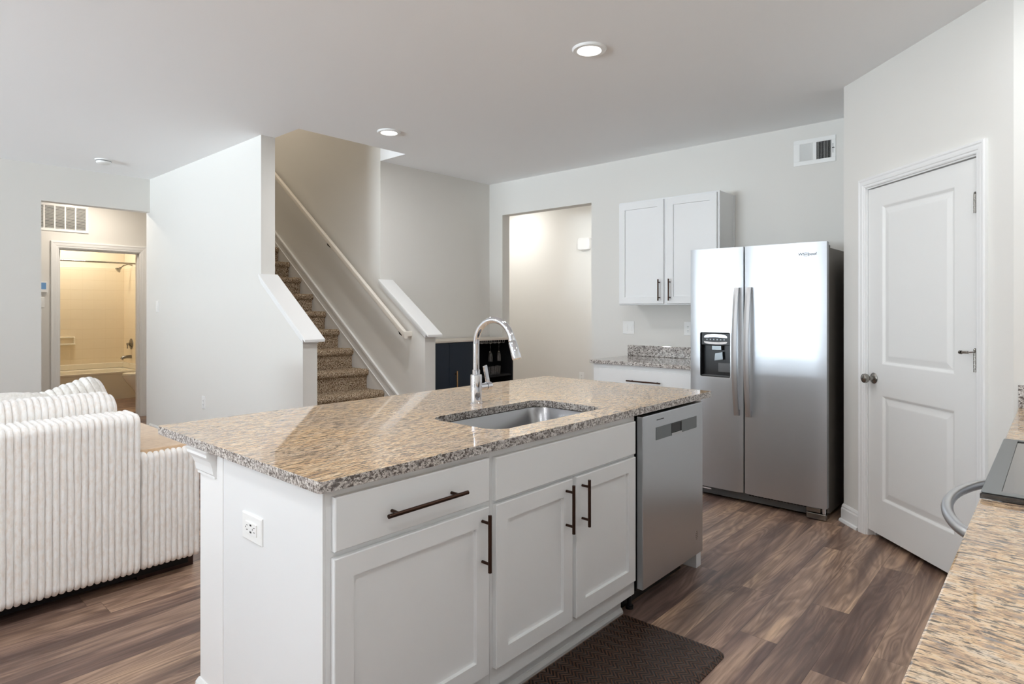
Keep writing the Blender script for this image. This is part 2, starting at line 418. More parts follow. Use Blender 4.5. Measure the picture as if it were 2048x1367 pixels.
# hall and bathroom
BY = 8.62
bth = MB().box(0.4, 1.775, BY, BY + 0.11, 0, H).box(2.637, 4.2, BY, BY + 0.11, 0, H).box(1.775, 2.637, BY, BY + 0.11, 2.06, H)
struct('wall_hall', bth, 'wall_paint', 'hall wall around the bathroom doorway', 'wall')
struct('wall_hall_ends', MB().box(0.28, 0.4, 7.44, BY + 0.11, 0, H).box(3.1, 3.2, 7.44, BY, 0, H)
       .prism([(2.83, 2.55), (2.62, H), (3.1, H), (3.1, 2.55)], 7.44, BY, 'y'), 'wall_paint', 'end walls of the bath hall', 'wall')
struct('wall_bathroom', MB().box(1.58, 1.70, 8.73, 11.42, 0, H).box(3.5, 3.62, 8.73, 10.5, 0, H).box(3.22, 3.62, 10.5, 11.42, 0, H).box(1.58, 3.62, 11.3, 11.42, 0, H),
       'bath_paint', 'cream bathroom walls', 'wall')
struct('wall_passage', MB().box(6.3, 6.42, 2.2, 6.5, 0, H).box(5.09, 6.42, 2.2, 2.32, 0, H).box(5.09, 6.42, 6.4, 6.52, 0, H).box(5.08, 5.2, 4.9, 6.5, 0, H), 'wall_paint', 'pale passage wall seen through the doorway', 'wall')

# windows (they light the room; seen in the refrigerator's reflection)
for i, (a, b, c0, d) in enumerate(WINDOWS):
    m_ = MB(); t = 0.05
    m_.box(WX - 0.1, WX - 0.02, a, a + t, c0, d).box(WX - 0.1, WX - 0.02, b - t, b, c0, d).box(WX - 0.1, WX - 0.02, a, b, c0, c0 + t).box(WX - 0.1, WX - 0.02, a, b, d - t, d)
    n_ = 3 if i == 0 else 2
    for q in range(1, n_):
        y_ = a + (b - a) * q / n_; m_.box(WX - 0.09, WX - 0.03, y_ - 0.04, y_ + 0.04, c0 + t, d - t)
    if i == 0: m_.box(WX - 0.09, WX - 0.03, a + t, b - t, (c0 + d) / 2 - 0.02, (c0 + d) / 2 + 0.02)
    struct('window_%d' % (i + 1), m_, 'trim_paint', 'white triple window frame' if i == 0 else 'small white window frame', 'window', bevel=0.004)

# baseboards: profile offset to the right of travel
BB = [(0, 0), (0.028, 0), (0.028, 0.006), (0.024, 0.016), (0.015, 0.02), (0.015, 0.082), (0.011, 0.09), (0.011, 0.098), (0.004, 0.112), (0, 0.112)]
def bboard(name, paths, label):
    m_ = MB()
    for p in paths: m_.sweep(p, BB)
    struct(name, m_, 'trim_paint', label, 'baseboard')
cas = 0.062
def dg(u, off=0): return tuple((PD @ Vector((u, 0, off)))[:2])
bboard('baseboard_pantry', [[(3.42, -0.1), (3.42, 0.15), dg(DU1 + cas + .008)], [(4.3, 1.02), (4.29, 1.02), dg(DU0 - cas - .008)]][1:], 'white baseboard piece beside the pantry door')
bboard('baseboard_stair', [[(2.33, 7.33), (2.33, 4.142), (2.447, 4.142)]], 'white baseboard along the stair partition')
bboard('baseboard_nook', [[(4.975, 4.591), (4.975, 4.79), (3.61, 4.79), (3.61, 4.142), (3.49, 4.142)][::-1]], 'white baseboard around the bar nook')
bboard('baseboard_left', [[(-6.0, 7.33), (OPX, 7.33)]], 'white baseboard under the grey living room wall')
bboard('baseboard_hall', [[(0.4, BY), (1.71, BY)], [(2.70, BY), (3.1, BY)]], 'white baseboard in the bath hall')
bboard('baseboard_passage', [[(6.3, 2.32), (6.3, 6.4)][::-1]], 'white baseboard in the passage')

# ------------------------------------------------------------------ pantry door
T = PD
CP = [(0.006, 0), (0.006, 0.010), (0.012, 0.013), (0.020, 0.013), (0.024, 0.0165), (0.036, 0.018), (0.044, 0.018), (0.05, 0.021), (0.058, 0.021), (0.062, 0.016), (0.062, 0)]
tr = MB(T); tr.sweep([(DU1, 0), (DU1, 2.052), (DU0, 2.052), (DU0, 0)], CP)
struct('trim_1', tr, 'trim_paint', 'white moulded casing around the angled pantry door', 'door casing')
dm = MB(T)
wF = -0.004; wB = -0.039
D0, D1, DZ0, DZ1 = DU0 + 0.003, DU1 - 0.003, 0.038, 2.043
pu0, pu1 = DU0 + 0.125, DU1 - 0.140
rows = [(0.24, 0.845), (1.022, 1.934)]
dm.box(D0, pu0, DZ0, DZ1, wB, wF).box(pu1, D1, DZ0, DZ1, wB, wF)
zz_ = [DZ0, rows[0][0], rows[0][1], rows[1][0], rows[1][1], DZ1]
for i in (0, 2, 4): dm.box(pu0, pu1, zz_[i], zz_[i + 1], wB, wF)
for a, b in rows:
    dm.rectloops(pu0, pu1, a, b, [(0, wB), (0, wF), (0.004, wF - 0.001), (0.016, wF - 0.009), (0.022, wF - 0.009), (0.05, wF - 0.0025), (0.056, wF - 0.002)])
door1 = struct('door_1', dm, 'door_paint', 'white two-panel pantry door set across the corner', 'door')
jb = MB(T).box(DU0 - 0.012, DU0 + 0.0, 0, 2.062, -0.1, 0.0).box(DU1, DU1 + 0.012, 0, 2.062, -0.1, 0.0).box(DU0 - 0.012, DU1 + 0.012, 2.05, 2.062, -0.1, 0.0)
jb.box(DU0 - 0.012, DU0 + 0.012, 0, 2.062, -0.1, -0.042).box(DU1 - 0.012, DU1, 0, 2.062, -0.1, -0.042).box(DU0, DU1, 2.036, 2.062, -0.1, -0.042)
struct('trim_2', jb, 'trim_paint', 'white jamb of the pantry door', 'door jamb')
ku = 0.055 + DU0 - 0.0; kz = 0.936
P3 = lambda u, v, w_: T @ Vector((u, v, w_))
kd = P3(0, 0, 1) - P3(0, 0, 0)
struct('door_knob', MB().lathe(P3(ku, kz, wF), [(0.0, 0), (0.031, 0), (0.032, 0.004), (0.027, 0.009), (0.013, 0.012), (0.011, 0.03), (0.014, 0.034), (0.024, 0.042), (0.028, 0.054), (0.026, 0.064), (0.016, 0.071), (0.0, 0.0725)], kd), 'nickel', 'round brushed nickel door knob', parent=door1, smooth=40)
for hz, st in ((1.83, 0), (1.09, 1)):
    hb = MB(); u = DU1 - 0.006; h0, h1 = hz - 0.045, hz + 0.045
    for q in range(5):
        a = h0 + q * 0.018; hb.cyl(P3(u, a + 0.0008, 0.004), P3(u, a + 0.0172, 0.004), 0.007, seg=14)
    hb.T = T; hb.box(u + 0.003, u + 0.011, h0, h1, -0.004, 0.0025)
    hb.T = Matrix.Identity(4); hb.lathe(P3(u, h1, 0.004), [(0.005, 0), (0.007, 0.003), (0.004, 0.008), (0.0005, 0.01)])
    hg = struct('door_hinge', hb, 'nickel', None, parent=door1, smooth=40)
    if st:
        sb = MB(); sb.tube([P3(u, h1 + 0.006, 0.006), P3(u - 0.02, h1 + 0.002, 0.022), P3(u - 0.05, h1 + 0.0, 0.03)], 0.004)
        sb.cyl(P3(u - 0.05, h1, 0.03), P3(u - 0.06, h1, 0.03), 0.009).lathe(P3(u, h1 + 0.006, 0.004), [(0.004, 0), (0.008, 0.006), (0.007, 0.012), (0.003, 0.016)])
        sb.cyl(P3(u - 0.02, h1 + 0.002, 0.022), P3(u - 0.045, h1 + 0.001, 0.03), 0.0065)
        struct('door_stop', sb, 'nickel', 'small hinge-pin door stop', parent=hg, smooth=40)

# bathroom doorway: casing, jamb and the open door
tr = MB(frame((0, BY, 0), (1, 0, 0), (0, -1, 0)))
tr.sweep([(2.621, 0), (2.621, 2.048), (1.791, 2.048), (1.791, 0)], [(o * 1.35 - 0.002, h) for o, h in CP])
struct('trim_3', tr, 'trim_paint', 'white moulded casing around the bathroom doorway', 'door casing')
tr = MB().box(1.775, 1.791, BY, BY + 0.11, 0, 2.06).box(2.621, 2.637, BY, BY + 0.11, 0, 2.06).box(1.775, 2.637, BY, BY + 0.11, 2.045, 2.06).box(2.61, 2.637, BY + 0.045, BY + 0.11, 0, 2.045).box(1.775, 2.637, BY + 0.045, BY + 0.075, 2.033, 2.06)
struct('trim_4', tr, 'trim_paint', 'white jamb of the bathroom doorway', 'door jamb')
d2 = MB(Matrix.Translation((1.800, BY + 0.075, 0)) @ Matrix.Rotation(math.radians(90.5), 4, 'Z')).box(0.0, 0.8, -0.018, 0.018, 0.02, 2.035)
door2 = struct('door_2', d2, 'door_paint', 'white bathroom door swung open against the bathroom wall', 'door')
struct('door_knob', MB().lathe((1.815, BY + 0.83, 0.93), [(0, 0), (0.032, 0), (0.03, 0.008), (0.012, 0.012), (0.012, 0.03), (0.027, 0.042), (0.028, 0.055), (0.015, 0.068), (0, 0.07)], (1, 0, 0)), 'bronze', 'dark bronze door knob', parent=door2, smooth=40)
for hz in (0.3, 1.12, 1.85):
    struct('door_hinge', MB().box(1.7905, 1.793, BY + 0.042, BY + 0.072, hz - 0.045, hz + 0.045).cyl((1.793, BY + 0.071, hz - 0.045), (1.793, BY + 0.071, hz + 0.045), 0.006), 'nickel', None, parent=door2, smooth=40)

# ------------------------------------------------------------------ stairs
ZN = lambda y: 0.582 + (y - 4.707) / 0.25 * 0.1845      # nosing line height
st = thing('staircase', 'carpeted staircase rising between the two half walls', 'stairs', (2.97, 4.2, 0))
def carpet_step(y, z, rise, run, x0, x1, name='step'):
    prof = []                                           # (y, z) from riser foot, round the nosing, along the tread
    for i in range(24): prof.append((y + 0.028, z - rise + (rise - 0.062) * i / 24))
    for i in range(15):
        t = -PI / 2 + PI * i / 14; prof.append((y + 0.024 - 0.026 * math.cos(t) , z - 0.03 + 0.03 * math.sin(t)))
    for i in range(1, 34): prof.append((y + 0.024 + (run + 0.004) * i / 33, z))
    nx = 130; V = []; F = []
    for i in range(nx + 1):
        x = x0 + (x1 - x0) * i / nx
        for j, (yy, zz2) in enumerate(prof):
            d = mnoise.noise(Vector((x * 90, yy * 90, zz2 * 90))) * 0.0042 + mnoise.noise(Vector((x * 14, yy * 14, zz2 * 14))) * 0.005
            j0 = prof[max(j - 1, 0)]; j1 = prof[min(j + 1, len(prof) - 1)]
            ty, tz = j1[0] - j0[0], j1[1] - j0[1]; L_ = math.hypot(ty, tz) or 1
            V.append((x, yy - tz / L_ * d, zz2 + ty / L_ * d))
    m = len(prof)
    for i in range(nx):
        for j in range(m - 1): F.append((i * m + j, (i + 1) * m + j, (i + 1) * m + j + 1, i * m + j + 1))
    # closed underside
    b = len(V)
    V += [(x0, y + 0.03 + run, z - rise - 0.02), (x1, y + 0.03 + run, z - rise - 0.02), (x0, y + 0.03, z - rise - 0.02), (x1, y + 0.03, z - rise - 0.02)]
    F += [(0, nx * m, b + 3, b + 2), (b + 2, b + 3, b + 1, b), (m - 1, b, b + 1, nx * m + m - 1)]
    F += [tuple(range(m)) + (b, b + 2), tuple(range(nx * m, nx * m + m)) + (b + 1, b + 3)]
    mb = MB(); mb.v = V; mb.f = F
    return mb
for n_ in range(1, 12):
    y = 4.207 + 0.25 * (n_ - 1); z = 0.213 + 0.1845 * (n_ - 1)
    rise = 0.1845 if n_ > 1 else 0.213
    part('step', carpet_step(y, z, rise, 0.25, 2.449, 3.474), 'carpet', st, smooth=60)
# skirt board with its beads on the far wall
sk = MB(); s0 = lambda y: 0.662 + (y - 4.643) * 0.7315
sk.prism([(4.16, 0.0), (7.19, 0.9), (7.19, s0(7.19)), (4.16, s0(4.16))], 3.476, 3.49, 'x')
sk.prism([(4.16, s0(4.16) - 0.022), (7.19, s0(7.19) - 0.022), (7.19, s0(7.19) + 0.004), (4.16, s0(4.16) + 0.004)], 3.466, 3.49, 'x')
sk.prism([(4.16, s0(4.16) - 0.018 - 0.024), (7.19, s0(7.19) - 0.042), (7.19, s0(7.19) - 0.030), (4.16, s0(4.16) - 0.030)], 3.470, 3.49, 'x')
sk.prism([(4.16, s0(4.16) - 0.122), (7.19, s0(7.19) - 0.122), (7.19, s0(7.19) - 0.108), (4.16, s0(4.16) - 0.108)], 3.470, 3.49, 'x')
struct('trim_5', sk, 'trim_paint', 'sloping white skirt board along the stairs on the far wall', 'skirt board', bevel=0.002)
def half_cap(name, x0, x1, label):
    sl = 0.7055; z0 = lambda y: 1.121 + (y - 4.075) * sl
    m_ = MB(); th = 0.022
    m_.prism([(4.073, z0(4.073) - th + 0.002), (4.073, z0(4.073)), (4.79, z0(4.79)), (4.79, z0(4.79) - th)], x0 - 0.024, x1 + 0.024, 'x')
    # cove moulding under the board, returned across the end
    for a, b, q in ((0.019, 0.018, 0.012), (0.013, 0.034, 0.024), (0.006, 0.052, 0.036)):
        e = 4.142 - a * 1.6
        m_.prism([(e, z0(e) - th - b), (e, z0(e) - th + 0.004), (4.79, z0(4.79) - th + 0.004), (4.79, z0(4.79) - th - b)], x0 - a, x1 + a, 'x')
    return struct(name, m_, 'trim_paint', label, 'half wall cap', bevel=0.002)
half_cap('trim_6', 2.33, 2.447, 'sloping white cap board on the nearer stair half wall')
half_cap('trim_7', 3.49, 3.61, 'sloping white cap board on the farther stair half wall')
# handrail
hr = thing('handrail', 'long painted wooden handrail sloping up the far stairwell wall', 'handrail', (3.42, 4.317, 1.11))
zr = lambda y: 1.138 + (y - 4.317) * 0.7425
m_ = MB()
def rrect(hw, hh, r=0.008, n=4):
    out = []
    for cx, cy, a0 in ((hw - r, hh - r, 0), (-hw + r, hh - r, 90), (-hw + r, -hh + r, 180), (hw - r, -hh + r, 270)):
        for i in range(n + 1):
            a = math.radians(a0 + 90 * i / n); out.append((cx + r * math.cos(a), cy + r * math.sin(a)))
    return out
m_.loops([[(3.42 + a, y, zr(y) - 0.028 + b) for a, b in rrect(0.019, 0.028)] for y in (4.317, 7.1)])
part('rail', m_, 'rail_paint', hr, smooth=40)
m_ = MB().loops([[(x, 4.335 + b * 0.7, 1.122 + a) for a, b in rrect(0.024, 0.026)] for x in (3.402, 3.4895)])
part('rail_return', m_, 'rail_paint', hr, smooth=40)
for y in (4.42, 5.6, 6.8):
    m_ = MB().tube([(3.489, y, zr(y) - 0.11), (3.46, y, zr(y) - 0.11), (3.43, y, zr(y) - 0.09), (3.42, y, zr(y) - 0.056)], 0.006).lathe((3.489, y, zr(y) - 0.11), [(0.02, 0), (0.018, 0.006), (0.006, 0.01)], (-1, 0, 0))
    part('rail_bracket', m_, 'black_metal', hr, 'dark metal bracket', smooth=40)

# ------------------------------------------------------------------ cabinet helpers
def shaker(T, u0, u1, v0, v1, w0, w1, stile=0.057, rec=0.0115):
    return MB(T).rectloops(u0, u1, v0, v1, [(0.0, w0), (0, w1 - 0.002), (0.002, w1), (stile, w1), (stile + 0.002, w1 - rec), (stile + 0.003, w1 - rec)])
def slab(T, u0, u1, v0, v1, w0, w1):
    return MB(T).rectloops(u0, u1, v0, v1, [(0.0, w0), (0, w1 - 0.003), (0.003, w1)])
def pull(T, a, b, w1, inset, r=0.006, out=0.034):
    a = Vector(a); b = Vector(b); d = (b - a).normalized()
    m_ = MB(T); e = Vector((0, 0, 1))
    m_.cyl(a + e * (w1 + out), b + e * (w1 + out), r, seg=14)
    for p in (a + d * inset, b - d * inset): m_.cyl(p + e * w1, p + e * (w1 + out), r * 0.8, seg=12)
    return m_

# ------------------------------------------------------------------ island
FY = 1.378; T = frame((0, FY, 0), (1, 0, 0), (0, -1, 0)); DW1 = 0.019
IX0, IX1, IX2 = 0.836, 1.432, 2.336
def base_box(x0, x1, side0=False):
    m_ = MB().box(x0, x1, FY, 1.955, 0.105, 0.8835)
    return m_
cb1 = thing('base_cabinet', 'white island cabinet with one drawer over one door, at the outlet end', 'cabinet', (1.13, 1.66, 0))
part('body', MB().box(IX0, IX1, FY, 1.955, 0.105, 0.8835).box(IX0, IX1, 1.455, 1.955, 0, 0.105), 'cabinet_paint', cb1, bevel=0.0015)
dr = part('drawer', slab(T, 0.853, 1.414, 0.724, 0.862, 0.0005, DW1), 'cabinet_paint', cb1)
part('handle', pull(T, (0.992, 0.788, 0), (1.284, 0.788, 0), DW1, 0.036), 'bronze', dr, 'long dark bronze bar pull', smooth=40)
dd = part('door', shaker(T, 0.851, 1.412, 0.172, 0.707, 0.0005, DW1), 'cabinet_paint', cb1)
part('handle', pull(T, (1.379, 0.516, 0), (1.379, 0.695, 0), DW1, 0.026), 'bronze', dd, 'dark bronze bar pull', smooth=40)
cb2 = thing('sink_cabinet', 'white island cabinet under the sink with two doors below a plain false front', 'cabinet', (1.88, 1.66, 0))
part('body', MB().box(IX1, IX2, FY, 1.44, 0.105, 0.8835).box(IX1, IX1 + 0.018, 1.44, 1.955, 0.105, 0.8835).box(IX2 - 0.018, IX2, 1.44, 1.955, 0.105, 0.8835).box(IX1, IX2, 1.937, 1.955, 0.105, 0.8835).box(IX1, IX2, 1.44, 1.937, 0.105, 0.125).box(IX1, IX2, 1.455, 1.955, 0, 0.105), 'cabinet_paint', cb2)
part('false_front', slab(T, 1.443, 2.318, 0.717, 0.857, 0.0005, DW1), 'cabinet_paint', cb2)
for u0, u1, hx in ((1.445, 1.862, 1.821), (1.886, 2.318, 1.921)):
    dd = part('door', shaker(T, u0, u1, 0.172, 0.704, 0.0005, DW1), 'cabinet_paint', cb2)
    part('handle', pull(T, (hx, 0.516, 0), (hx, 0.693, 0), DW1, 0.026), 'bronze', dd, 'dark bronze bar pull', smooth=40)
tk = MB().sweep([(0.84, 1.455), (2.336, 1.455)], [(0, 0), (0.022, 0), (0.022, 0.01), (0.014, 0.022), (0.010, 0.024), (0.010, 0.06), (0.004, 0.075), (0, 0.075)])
struct('trim_8', tk, 'trim_paint', 'white shoe moulding along the island toe kick', 'shoe moulding')
single('island_end_panel', MB().box(2.998, 3.052, 1.402, 1.955, 0.0, 0.8835), 'cabinet_paint', 'narrow white end panel of the island beside the dishwasher', 'panel', bevel=0.0015)
single('island_side_panel', MB().box(0.829, 0.8359, FY, 1.955, 0.0, 0.8835), 'cabinet_paint', 'plain white side panel of the island holding the outlet', 'panel')
struct('wall_island', MB().box(0.832, 3.052, 1.985, 2.14, 0, 0.8835), 'trim_paint', 'white half wall at the back of the island', 'wall', bevel=0.001)
struct('trim_9', MB().box(0.826, 0.836, 1.952, 1.988, 0, 0.8835).box(0.836, 3.05, 1.9555, 1.9845, 0, 0.8835), 'trim_paint', 'white seam strip on the island end', 'trim', bevel=0.003)
# baseboard and bed moulding on the half wall end and back
m_ = MB().sweep([(0.832, 1.988), (0.832, 2.14), (3.052, 2.14), (3.052, 1.985)][::-1], BB)
struct('baseboard_island', m_, 'trim_paint', 'white baseboard on the island half wall', 'baseboard')
m_ = MB().sweep([(0.832, 2.012), (0.832, 2.14), (3.052, 2.14), (3.052, 1.99)][::-1],
                [(0, 0.795), (0.006, 0.795), (0.006, 0.803), (0.010, 0.808), (0.013, 0.83), (0.02, 0.85), (0.031, 0.865), (0.031, 0.874), (0.036, 0.8835), (0, 0.8835)])
struct('trim_10', m_, 'trim_paint', 'white cove moulding under the overhanging granite', 'moulding')

def round_poly(x0, x1, y0, y1, r, n=6):
    out = []
    for cx, cy, a0 in ((x1 - r, y1 - r, 0), (x0 + r, y1 - r, 90), (x0 + r, y0 + r, 180), (x1 - r, y0 + r, 270)):
        for i in range(n + 1):
            a = math.radians(a0 + 90 * i / n); out.append((cx + r * math.cos(a), cy + r * math.sin(a)))
    return out
def plate(outer, hole, z0, z1):
    bm = bmesh.new(); E = []; L = []
    for lp in ([outer] + ([hole] if hole else [])):
        vs = [bm.verts.new((p[0], p[1], z1)) for p in lp]; L.append(vs)
        for i in range(len(vs)): E.append(bm.edges.new((vs[i], vs[(i + 1) % len(vs)])))
    bmesh.ops.triangle_fill(bm, use_beauty=True, use_dissolve=False, edges=E)
    bm.verts.index_update(); bm.verts.ensure_lookup_table()
    mb = MB(); n = len(bm.verts)
    V = [tuple(v.co) for v in bm.verts] + [(v.co.x, v.co.y, z0) for v in bm.verts]
    F = [tuple(v.index for v in f.verts) for f in bm.faces]; F += [tuple(i + n for i in f[::-1]) for f in F]
    for vs in L:
        for i in range(len(vs)):
            a, b = vs[i].index, vs[(i + 1) % len(vs)].index; F.append((a, b, b + n, a + n))
    bm.free(); return mb.add(V, F)
SINK = (1.560, 2.238, 1.462, 1.838)
o = single('island_countertop', plate(round_poly(0.803, 3.066, 1.348, 2.452, 0.012, 4), round_poly(*SINK, 0.075, 8), 0.884, 0.914), ('granite_island', 'granite_edge'),
           'long beige and grey speckled granite top of the island with the sink cut-out', 'countertop', bevel=0.004)
edge_faces(o)
# sink
sk_ = MB(); rings = []
def rp(i, r, z): return [(p[0], p[1], z) for p in round_poly(SINK[0] + i, SINK[1] - i, SINK[2] + i, SINK[3] - i, r, 8)]
rings = [rp(-0.03, 0.09, 0.8825), rp(-0.03, 0.09, 0.8837), rp(-0.004, 0.078, 0.8837), rp(0.0, 0.075, 0.880), rp(0.004, 0.075, 0.72), rp(0.012, 0.07, 0.685), rp(0.03, 0.06, 0.672), rp(0.15, 0.02, 0.668)]
sk_.loops(rings, False, True)
outer = [rp(-0.03, 0.09, 0.8825), rp(-0.004, 0.078, 0.8815), rp(-0.003, 0.075, 0.70), rp(0.02, 0.06, 0.664)]
sk_.loops(outer, False, True)
snk = thing('sink', 'stainless steel undermount sink set in the island granite', 'sink', (1.9, 1.65, 0.664))
part('basin', sk_, 'sink_steel', snk, smooth=50)
part('drain', MB().lathe((1.9, 1.65, 0.6685), [(0.045, 0), (0.045, 0.002), (0.036, 0.002), (0.030, 0.0005), (0.0, 0.0005)]), 'chrome', snk, smooth=40)
# faucet
fx, fy = 1.960, 1.970
fa = thing('faucet', 'tall chrome gooseneck kitchen faucet with pull-down head and side lever', 'faucet', (fx, fy, 0.914))
part('base', MB().lathe((fx, fy, 0.914), [(0, 0), (0.029, 0), (0.029, 0.004), (0.0262, 0.006), (0.0262, 0.122), (0.0255, 0.128), (0.0175, 0.130), (0.0175, 0.150), (0.0145, 0.152), (0, 0.152)]), 'chrome', fa, smooth=40)
pts = [(fx, fy, 1.06), (fx, fy, 1.12), (fx, fy, 1.182)]
R_ = 0.110
for i in range(1, 19):
    a = PI * (i / 18) * 0.93; pts.append((fx, fy - R_ + R_ * math.cos(a), 1.182 + R_ * math.sin(a) * 1.0))
part('spout', MB().tube(pts, 0.0142, seg=20), 'chrome', fa, smooth=50)
e = Vector(pts[-1]); d = (e - Vector(pts[-2])).normalized(); d = (d + Vector((0, -0.04, 0))).normalized()
part('spray_head', MB().lathe(e, [(0.0, -0.004), (0.0158, -0.004), (0.0165, 0.0), (0.0165, 0.006), (0.0158, 0.007), (0.0185, 0.012), (0.0205, 0.078), (0.0195, 0.084), (0.0, 0.084)], d), 'chrome', fa, smooth=40)
lv = part('lever_hub', MB().cyl((fx + 0.022, fy, 0.985), (fx + 0.062, fy, 0.985), 0.0165, seg=24).cyl((fx + 0.064, fy, 0.985), (fx + 0.092, fy, 0.985), 0.018, seg=24), 'chrome', fa, smooth=40)
m_ = MB(Matrix.Translation((fx + 0.080, fy, 0.985)) @ Matrix.Rotation(math.radians(-14), 4, 'Y')).box(-0.011, 0.011, -0.004, 0.004, 0.01, 0.098)
part('lever', m_, 'chrome', lv, bevel=0.002)

# island outlet (two gangs, turned on its side)
def plate_thing(name, T, u, v, wd, ht, label, cat, group=None):
    o_ = T @ Vector((u, v, 0)); t = thing(name, label, cat, tuple(o_), group)
    part('cover_plate', MB(T).rectloops(u - wd / 2, u + wd / 2, v - ht / 2, v + ht / 2, [(0, 0.0), (0, 0.0035), (0.003, 0.0055), (0.004, 0.0055)]), 'plastic_white', t)
    return t
TI = frame((0.829, 0, 0), (0, -1, 0), (-1, 0, 0))
t = plate_thing('wall_outlet', TI, -1.752, 0.700, 0.122, 0.078, 'white sideways outlet with USB ports on the end of the island', 'outlet')
ins = part('receptacle', MB(TI).box(-1.752 - 0.034, -1.752 + 0.034, 0.683, 0.717, 0.004, 0.0085), 'plastic_white', t, bevel=0.001)
sl = MB(TI)
for du in (-0.022, 0.022):
    for dv in (-0.0065, 0.0065): sl.box(-1.752 + du - 0.004, -1.752 + du + 0.003, 0.7 + dv - 0.001, 0.7 + dv + 0.001, 0.0085, 0.0089)
    sl.box(-1.752 + du - 0.0115, -1.752 + du - 0.0085, 0.698, 0.702, 0.0085, 0.0089)
for dv in (-0.010, 0.010): sl.box(-1.757, -1.747, 0.7 + dv - 0.0025, 0.7 + dv + 0.0025, 0.0085, 0.0089)
part('socket_holes', sl, 'dark_plastic', ins)

# ------------------------------------------------------------------ dishwasher
TD = frame((0, 1.372, 0), (1, 0, 0), (0, -1, 0))
dw = thing('dishwasher', 'stainless steel dishwasher built into the island', 'dishwasher', (2.65, 1.66, 0))
part('tub', MB().box(2.35, 2.945, 1.375, 1.95, 0.11, 0.862).box(2.37, 2.93, 1.49, 1.9, 0.0, 0.11), 'dark_plastic', dw)
f0 = 0.0305
dm = MB(TD)
pz0, pz1 = 0.755, 0.812; pu0, pu1 = 2.462, 2.868; gu0, gu1 = 2.605, 2.706
dm.rectloops(2.349, 2.941, 0.124, 0.873, [(0, 0.0), (0, f0 - 0.002), (0.002, f0)])
dd = part('door', dm, 'dishwasher_steel', dw, bevel=0.001)
for a_, b_ in ((pu0, gu0), (gu1, pu1)): part('handle_strip', MB(TD).box(a_, b_, pz0, pz1, f0 + 0.0002, f0 + 0.002), 'brushed_grey', dd, 'darker brushed strip', bevel=0.0006)
m_ = MB(TD).rectloops(gu0, gu1, pz0 + 0.001, pz1 - 0.001, [(0, f0 + 0.0002), (0, f0 + 0.003), (0.004, f0 + 0.003), (0.006, f0 + 0.0008), (0.007, f0 + 0.0008)])
part('pocket_handle', m_, ['dark_plastic'], dd, 'dark recessed grip')
part('grip_lip', MB(TD).box(gu0, gu1, pz0 - 0.001, pz0 + 0.010, f0 + 0.001, f0 + 0.0045), 'handle_steel', dd, bevel=0.001)
part('indicator_slot', MB(TD).box(2.468, 2.535, 0.8425, 0.8465, f0 + 0.0001, f0 + 0.0006), 'dark_plastic', dd, 'thin black status window')
stc = part('sticker', MB(TD).loops([[(2.872 + 0.021 * math.cos(a), 0.221 + 0.026 * math.sin(a), w_) for a in [2 * PI * i / 28 for i in range(28)]] for w_ in (f0 + 0.0001, f0 + 0.0006)]), 'handle_steel', dd, 'small round silver sticker')
m_ = MB(TD)
for i, wd in enumerate((0.010, 0.024, 0.026, 0.024, 0.012)):
    vz = 0.239 - i * 0.009
    for q in range(max(2, int(wd / 0.006))):
        a = 2.872 - wd / 2 + q * 0.0062; m_.box(a, a + 0.0042, vz - 0.002, vz + 0.002, f0 + 0.0007, f0 + 0.0009)
part('sticker_print', m_, 'grey_plastic', stc)
part('toe_kick', MB().box(2.352, 2.94, 1.462, 1.49, 0.003, 0.1), 'dark_plastic', dw, 'black recessed kick plate')
part('foot', MB().cyl((2.40, 1.44, 0), (2.40, 1.44, 0.11), 0.01).cyl((2.40, 1.44, 0), (2.40, 1.44, 0.012), 0.018), 'dark_plastic', dw, smooth=40)

# ------------------------------------------------------------------ floor mat
m_ = MB(); ol = round_poly(1.10, 2.322, 0.962, 1.425, 0.03, 6); il = round_poly(1.112, 2.31, 0.974, 1.413, 0.022, 6)
m_.loops([[(p[0], p[1], 0.0005) for p in ol], [(p[0], p[1], 0.004) for p in ol], [(p[0], p[1], 0.015) for p in il]])
single('floor_mat', m_, 'mat_rubber', 'dark brown rubber kitchen mat with a zigzag weave in front of the sink', 'mat', smooth=20)

# ------------------------------------------------------------------ refrigerator
FR = frame((4.178, 0, 0), (0, 1, 0), (-1, 0, 0))      # u = y, w towards the room; door faces at w = 0
fr = thing('refrigerator', 'side-by-side stainless steel refrigerator with ice and water dispenser', 'refrigerator', (4.55, 1.55, 0))
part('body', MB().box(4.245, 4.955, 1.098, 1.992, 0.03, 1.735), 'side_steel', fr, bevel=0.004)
dz0, dz1 = 0.082, 1.768
def fdoor(y0, y1):
    m_ = MB(FR); n = 14; rings = []
    for zz2 in (0,):
        pass
    sec = []
    for i in range(n + 1):                              # gently crowned front, soft edges
        t = i / n; u = y0 + (y1 - y0) * t; s_ = 1 - abs(2 * t - 1) ** 6
        sec.append((u, -0.012 + 0.013 * s_ + 0.0))
    sec = [(y0, -0.058)] + [(y0, -0.014)] + sec[1:-1] + [(y1, -0.014), (y1, -0.058)]
    return sec
